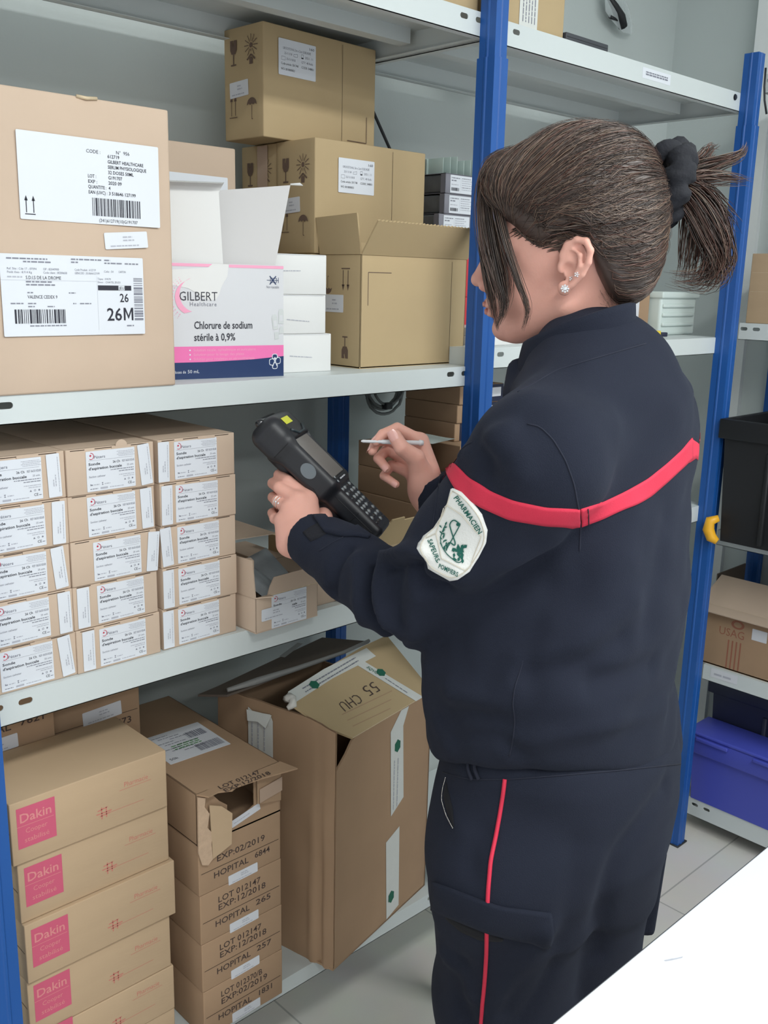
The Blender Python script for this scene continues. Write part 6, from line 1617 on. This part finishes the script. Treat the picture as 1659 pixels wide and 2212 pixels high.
def strands(name, paths, r, parent, mats=None, seg=3):
    """paths: (n, m, 3) array; each strand a thin tapering tube"""
    n, m_, _ = paths.shape; mats = mats or [HAIRM, HAIR2, HAIR3, HAIR4]
    T = np.gradient(paths, axis=1); T /= np.linalg.norm(T, axis=2, keepdims=True) + 1e-9
    ref = unit(CPn - paths.mean((0, 1))); Uv = np.cross(T, ref); Uv /= np.linalg.norm(Uv, axis=2, keepdims=True) + 1e-9; Wv = np.cross(T, Uv)
    prof = np.interp(np.linspace(0, 1, m_), [0, .08, .75, 1], [.35, 1, .85, .15]); rr = (np.asarray(r).reshape(-1, 1) * prof[None])[:, :, None]
    rings = [paths + (Uv * math.cos(2 * PI * k / seg) + Wv * math.sin(2 * PI * k / seg)) * rr for k in range(seg)]
    Vv = np.stack(rings, 2).reshape(-1, 3)      # n, m, seg
    i, j, k = np.meshgrid(np.arange(n), np.arange(m_ - 1), np.arange(seg), indexing='ij'); b = (i * m_ + j) * seg
    k2 = (k + 1) % seg; Qd = np.stack([b + k, b + k2, b + seg + k2, b + seg + k], -1)
    o = np_mesh(name, Vv, Qd.reshape(-1, 4), mats[0])
    for mm in mats[1:]: o.data.materials.append(mm)
    mi = np.repeat(rs.choice(len(mats), n, p=MIXP[:len(mats)] / MIXP[:len(mats)].sum()), (m_ - 1) * seg)
    if len(o.data.polygons) == len(mi): o.data.polygons.foreach_set('material_index', mi.astype(np.int32))
    return adopt(o, parent)
MIXP = np.array([.40, .26, .20, .14])
# combed strands lying on the head
cen = h1(-.004, 0, .045); pb = unit(PBw - cen)
def comb(n, off, pick, m_=16):
    S = []
    while len(S) < n:
        v = rs.normal(size=3); v /= np.linalg.norm(v); q = np.array([-.004, 0, .045]) + v * .10
        if q[2] < np.interp(q[0], HLX, HLZ) - .004 or q[1] < -.06: continue
        if not pick(q): continue
        S.append(HM.T @ v)
    S = np.array(S); t = np.linspace(0, 1, m_)[None, :, None]
    ang = np.arccos(np.clip(S @ pb, -1, 1))[:, None, None]; ang = np.maximum(ang, 1e-3)
    D = (np.sin((1 - t) * ang) * S[:, None] + np.sin(t * ang) * pb[None, None]) / np.sin(ang)
    # sweep: the strands sag a little before they rise towards the band
    D = D - HM[2][None, None] * (.10 * np.sin(PI * t) * (ang / 1.5)) + (rs.normal(size=(len(S), 1, 3)) * .02) * np.sin(PI * t)
    P = cen + D / np.linalg.norm(D, axis=2, keepdims=True) * .115
    Pf = P.reshape(-1, 3); Pf = settle(hair_f, Pf, 7, 0.0)
    o = (off[0] + (off[1] - off[0]) * rs.rand(len(S), 1) + .0006 * np.sin(np.linspace(0, 9, m_)[None] + rs.rand(len(S), 1) * 6)).reshape(-1)
    N_ = grad(hair_f, Pf); return (Pf + N_ * o[:, None]).reshape(len(S), m_, 3)
pa = comb(1500, (.0000, .0016), lambda q: True)
strands('hair_strands', pa, rs.uniform(.00035, .00075, len(pa)), hair)
pa = comb(650, (.0002, .0016), lambda q: q[0] > .0 and q[2] - np.interp(q[0], HLX, HLZ) < .035)
strands('temple_strands', pa, rs.uniform(.00035, .0007, len(pa)), hair)
pa = comb(260, (.0010, .0048), lambda q: q[2] > -.02)
strands('stray_hairs', pa, rs.uniform(.00014, .00024, len(pa)), hair)
def bundle(keys, n, spread, m_=18, wob=.003, end=.25):
    """keys: (px, py, depth) along the lock; spread: radius in metres at each key"""
    K = np.array([A(*k) for k in keys]); u = np.linspace(0, 1, len(K)); t = np.linspace(0, 1, m_)
    def cr(X):
        o = []
        for tt in t:
            f = tt * (len(X) - 1); i = min(int(f), len(X) - 2); w = f - i; p0 = X[max(i - 1, 0)]; p1 = X[i]; p2 = X[i + 1]; p3 = X[min(i + 2, len(X) - 1)]
            o.append(.5 * ((2 * p1) + (-p0 + p2) * w + (2 * p0 - 5 * p1 + 4 * p2 - p3) * w * w + (-p0 + 3 * p1 - 3 * p2 + p3) * w ** 3))
        return np.array(o)
    C_ = cr(K); sp = np.interp(t, u, spread); off = rs.normal(size=(n, 1, 3)); off /= np.maximum(np.linalg.norm(off, axis=2, keepdims=True), 1.0) ; off *= rs.rand(n, 1, 1) ** .4
    ph = rs.rand(n, 1, 3) * 6; P = C_[None] + off * sp[None, :, None] + wob * np.sin(t[None, :, None] * (4 + 3 * rs.rand(n, 1, 1)) + ph) * t[None, :, None]
    if end:   # strands end at different lengths
        L_ = 1 - end * rs.rand(n); P2 = np.empty_like(P)
        for i in range(n):
            for d in range(3): P2[i, :, d] = np.interp(t * L_[i], t, P[i, :, d])
        P = P2
    return P
# locks hanging in front of the face
locks = [bundle([(1110, 330, 1.15), (1062, 352, 1.150), (1040, 395, 1.150), (1041, 470, 1.150), (1047, 560, 1.150), (1060, 640, 1.150), (1076, 715, 1.150)], 110, [.010, .012, .007, .007, .008, .007, .002], wob=.0014, end=.16),
         bundle([(1110, 335, 1.14), (1065, 372, 1.14), (1052, 420, 1.14), (1062, 510, 1.135), (1078, 600, 1.135), (1090, 660, 1.135), (1072, 712, 1.140)], 90, [.010, .010, .007, .009, .009, .006, .0016], wob=.0016, end=.14),
         bundle([(1110, 335, 1.145), (1066, 365, 1.145), (1052, 430, 1.142), (1062, 520, 1.140), (1080, 590, 1.138), (1088, 640, 1.138), (1080, 690, 1.14)], 120, [.014, .014, .016, .020, .019, .014, .006], wob=.002, end=.35),
         bundle([(1120, 345, 1.13), (1075, 392, 1.13), (1072, 440, 1.125), (1092, 530, 1.12), (1120, 610, 1.12), (1140, 670, 1.12), (1128, 716, 1.125)], 46, [.012, .010, .008, .008, .006, .004, .0012], wob=.0016, end=.16)]
L_ = np.concatenate(locks); L_ = np.concatenate([L_, sd[0]]) if 0 else L_
strands('front_locks', L_, rs.uniform(.0003, .0006, len(L_)), hair)
# side hair drawn from the temple over the ear
sd = [bundle([(1062, 400, 1.125), (1100, 478, 1.105), (1160, 530, 1.085), (1215, 500, 1.080), (1290, 450, 1.095), (1400, 408, 1.16)], 60, [.010, .010, .007, .010, .014, .010], wob=.001, end=0)]
# ponytail
tails = [bundle([(1425, 398, 1.185), (1480, 405, 1.185), (1530, 460, 1.18), (1552, 530, 1.18), (1530, 600, 1.185), (1448, 655 - 56, 1.19)], 240, [.012, .018, .024, .022, .020, .006], wob=.006, end=.35),
         bundle([(1430, 400, 1.18), (1490, 430, 1.175), (1540, 510, 1.17), (1560, 570, 1.17), (1535, 610, 1.175)], 150, [.012, .018, .022, .018, .010], wob=.005, end=.3),
         bundle([(1440, 395, 1.185), (1500, 400, 1.185), (1500, 480, 1.19), (1490, 560, 1.195), (1480, 600, 1.2)], 110, [.010, .016, .018, .016, .010], wob=.005, end=.3),
         bundle([(1450, 390, 1.185), (1510, 365, 1.185), (1560, 350, 1.18), (1600, 335, 1.18), (1612, 312, 1.18)], 70, [.010, .014, .009, .005, .003], wob=.003, end=.3),
         bundle([(1450, 395, 1.185), (1510, 350, 1.19), (1530, 325, 1.19), (1545, 318, 1.19)], 40, [.010, .010, .008, .006], wob=.003, end=.35),
         bundle([(1450, 395, 1.185), (1520, 385, 1.18), (1570, 385, 1.18), (1625, 392, 1.18)], 60, [.010, .014, .008, .006], wob=.004, end=.4),
         bundle([(1470, 400, 1.18), (1530, 420, 1.175), (1570, 460, 1.17), (1592, 500, 1.17)], 40, [.010, .014, .010, .008], wob=.006, end=.4)]
L_ = np.concatenate(tails); strands('ponytail', L_, rs.uniform(.0004, .0009, len(L_)), hair, mats=[HAIR4, HAIRM, HAIR3, HAIR2])
# fine hair along the hairline
hx_ = np.linspace(.080, -.006, 150); hz_ = np.interp(hx_, HLX, HLZ); S0 = np.stack([hx_ + rs.normal(size=150) * .003, np.full(150, .085), hz_ - .004 + rs.normal(size=150) * .003], 1)
P0_ = settle(skin_head, H(S0), 10, .0004); P3_ = settle(hair_f, P0_ + (PBw - P0_) * .35, 8, .0008); t_ = np.linspace(0, 1, 10)[None, :, None]
mid = (P0_[:, None] * (1 - t_) + P3_[:, None] * t_); mf = mid.reshape(-1, 3)
def both(P): return np.minimum(hair_f(P), skin_head(P))
mf = settle(both, mf, 8, .0006).reshape(150, 10, 3); strands('hairline_wisps', mf, rs.uniform(.0003, .0007, 150), hair)
wz = bundle([(1300, 600, 1.135), (1312, 635, 1.13), (1326, 660, 1.13)], 60, [.016, .014, .010], wob=.003, end=.4); strands('nape_hairs', wz, rs.uniform(.00012, .00022, len(wz)), hair)
# scrunchie : gathered fabric ring round the base of the ponytail
mb = MB(); ax = unit(A(1500, 415, 1.18) - A(1405, 398, 1.18)); c0 = A(1452, 398, 1.178); a1 = unit(np.cross(ax, camd(c0))); a2 = np.cross(ax, a1); nU, nV = 64, 18; vs = []
for i in range(nU):
    A_ = 2 * PI * i / nU
    for j in range(nV):
        B_ = 2 * PI * j / nV; rr_ = .0150 * (1 + .20 * math.sin(A_ * 9 + math.sin(B_ * 2) * 1.2) + .10 * math.sin(A_ * 17 + B_)); R1 = .0255
        dirn = a1 * math.cos(A_) * 1.25 + a2 * math.sin(A_); vs.append(c0 + dirn * (R1 + rr_ * math.cos(B_)) + ax * rr_ * 1.15 * math.sin(B_))
mb.add([tuple(v) for v in vs], [(i * nV + j, i * nV + (j + 1) % nV, ((i + 1) % nU) * nV + (j + 1) % nV, ((i + 1) % nU) * nV + j) for i in range(nU) for j in range(nV)], SCRUN, True)
adopt(mb.build('scrunchie'), hair)
mb = MB(); mb.tube([Vector(p) for p in resample([tuple(A(*k)) for k in ((1418, 348, 1.16), (1428, 326, 1.155), (1450, 322, 1.155), (1468, 342, 1.16), (1462, 372, 1.16))], 14)], [.008 + .005 * math.sin(PI * k / 13) for k in range(14)], SCRUN, 12); adopt(mb.build('scrunchie_bow'), hair)

# ================================================================== SCANNER
RUB = mat('black_rubber', (34, 35, 40), .42, spec=.5, noise_amt=.05, noise_scale=90); RUBG = mat('graphite_shell', (42, 54, 60), .35, spec=.6)
P_ = np.array([.70, -.71, 0.]); av = unit([.71, .70, .03]); wv = P_ * .30 + np.array([0, 0, .954]); wv = unit(wv - av * (wv @ av)); nv_ = np.cross(wv, av); 
if nv_ @ np.array([.7, -.71, 0]) < 0: nv_ = -nv_
SB = np.stack([RMn @ av, RMn @ wv, RMn @ nv_]); SO = A(580, 900, 1.365)
def toS(P): return (P - SO) @ SB.T
def sw(x, y, z): return SO + np.array([x, y, z]) @ SB
def scan_f(P):
    q = toS(P)
    d = rbox(q, (.088, .0425, -.020), (.052, .0425, .0205), .010)
    d = smin(d, rbox(q, (.026, .0425, -.0225), (.030, .0455, .0270), .018), .010)
    d = smin(d, rbox(q, (.182, .0425, -.0215), (.050, .0340, .0165), .009), .008)
    d = smin(d, rbox(q, (.165, .0425, -.0420), (.038, .0260, .0100), .006), .004)
    d = smin(d, cone(q, (.108, .0425, -.040), (.098, .0425, -.082), .0190, .0150), .012)
    d = smin(d, rbox(q, (.060, .0425, -.045), (.030, .022, .012), .010), .008)
    d = smax(d, -rbox(q, (.0865, .0425, .004), (.0400, .0340, .006), .002), .0015)
    d = smax(d, -rbox(q, (.182, .0425, .0000), (.0420, .0270, .0062), .002), .0015)
    for x in (.012, .020): d = smax(d, -cone(q, (x, -.004, -.010), (x, -.004, -.034), .0016, .0016), .001)
    return d
cs = np.array([sw(x, y, z) for x in (-.03, .25) for y in (-.02, .11) for z in (-.16, .03)])
V, Q = surface_nets(scan_f, cs.min(0), cs.max(0), .0016)
sct = thing('handheld_scanner', 'rugged black handheld barcode scanner with a keypad and screen, held in the left hand', 'scanner', tuple(sw(.11, .04, -.02)))
SP = -Vector(sw(.11, .04, -.02))
def sadopt(o, par=None):
    o.parent = par or sct
    if par is None: o.location = SP
    return o
sadopt(np_mesh('scanner_body', V, Q, RUB))
def sfr(x, y, z, face='top'):
    u, w_, n_ = (Vector(SB[0]), Vector(SB[1]), Vector(SB[2]))
    return Fr(sw(x, y, z), u, w_) if face == 'top' else Fr(sw(x, y, z), u, n_)
tf_ = sfr(0, 0, 0); flip = 1 if tf_.n.dot(Vector(SB[2])) > 0 else -1
mb = MB(); mb.rect(tf_, .0485, .011, .0765, .063, mat('screen_glass', (128, 122, 118), .18, spec=.6), -.0012 * flip); sadopt(mb.build('screen'))
mb = MB(); mb.rect(tf_, .129, .020, .0055, .045, BLACKP, .0006 * flip); mb.micro(Fr(sw(.1335, .026, 0), Vector(SB[1]), -Vector(SB[0])), 0, 0, .030, .0034, PAPERG, 3, -.0009 * flip if 0 else .0010 * (1 if Fr((0, 0, 0), Vector(SB[1]), -Vector(SB[0])).n.dot(Vector(SB[2])) > 0 else -1)); sadopt(mb.build('name_strip'))
KEY = mat('key_cap', (150, 156, 160), .25, spec=.8); KEYD = mat('dark_key_cap', (52, 54, 60), .25, spec=.8)
ki = 0
for r_ in range(8):
    for c_ in range(4):
        x = .1460 + r_ * .0098; y = .0215 + c_ * .0140
        mb = MB(); bm = bmesh.new(); bmesh.ops.create_cube(bm, size=1)
        big = (r_ == 0 and c_ in (0, 1))
        for v in bm.verts: v.co = Vector((v.co.x * (.0062), v.co.y * .0100, v.co.z * .0040))
        bmesh.ops.bevel(bm, geom=bm.edges[:], offset=.0012, segments=2, affect='EDGES')
        for v in bm.verts: v.co = Vector(sw(x + v.co.x, y + v.co.y, -.0098 + .0028 + v.co.z))
        mb.bm(bm, KEYD if (c_ + r_) % 5 == 2 or r_ == 7 and c_ % 2 else KEY, True); sadopt(mb.build('key'))
mb = MB(); sf = sfr(0, 0, 0, 'side'); s_sign = 1 if sf.n.dot(-Vector(SB[1])) > 0 else -1
mb.disc(sf, .0935, -.0160, .0125, mat('grey_button', (112, 120, 126), .5), .0008 * s_sign, 24, .0105); sadopt(mb.build('side_emblem'))
mb = MB(); P1 = [sw(x, y, z) for x, y, z in ((.012, .018, .006), (.012, .050, .006), (.024, .050, .0062), (.024, .018, .0062))]; P1 = [p + SB[2] * .0002 for p in settle(scan_f, np.array(P1), 6, .0004)]
mb.add([tuple(p) for p in P1], [(0, 1, 2, 3)], mat('yellow_sticker', (222, 224, 70), .5)); sadopt(mb.build('yellow_label'))
mb = MB(); mb.tube([Vector(sw(*p)) for p in ((.112, .0425, -.040), (.126, .0425, -.052), (.128, .0425, -.066), (.120, .0425, -.074))], [.010, .009, .008, .006], BLACKP, 10); sadopt(mb.build('trigger'))
mb = MB(); bq = [sw(.034, .015, .0060), sw(.044, .030, .0070), sw(.044, .055, .0070), sw(.034, .070, .0060)]; bq = settle(scan_f, np.array(bq), 5, .0008); mb.tube([Vector(p) for p in bq], .0022, RUBG, 8); sadopt(mb.build('head_ridge'))
mb = MB()
for (x0, z0, x1, z1) in ((.052, -.030, .118, -.030), (.118, -.030, .128, -.036), (.150, -.018, .222, -.018), (.186, -.006, .186, -.032), (.046, -.006, .046, -.038)):
    q_ = settle(scan_f, np.array([sw(x0 + (x1 - x0) * t, -.004, z0 + (z1 - z0) * t) for t in np.linspace(0, 1, 14)]), 8, .0000); mb.tube([Vector(p) for p in q_], .0006, BLACKP, 5)
sadopt(mb.build('shell_seams'))
mb = MB(); q_ = settle(scan_f, np.array([sw(-.004, y, -.020) for y in np.linspace(.008, .078, 14)]), 8, .0002); mb.tube([Vector(p) for p in q_], .0065, mat('scan_window', (20, 22, 28), .08, spec=.9), 10); sadopt(mb.build('scan_window'))
for x in (.126, .134): mb = MB(); q_ = settle(scan_f, np.array([sw(x, .010, .002)]), 8, .001); mb.tube([Vector(q_[0]), Vector(q_[0]) + Vector(SB[2]) * .0012], .0022, KEY, 8); sadopt(mb.build('screw'))
# stylus
sty = MB(); p0, p1 = Vector(A(780, 953, 1.362)), Vector(A(914, 957, 1.385)); L1 = (p1 - p0)
sty.tube([p0, p0 + L1 * .03, p0 + L1 * .32, p0 + L1 * .34, p0 + L1 * .93, p0 + L1 * .94, p1], [.0010, .0022, .0024, .0032, .0034, .0046, .0038], mat('stylus_plastic', (216, 218, 222), .3), 12)
o = sty.build('stylus'); tag(o, 'thin pale grey stylus held in the right hand', 'stylus')
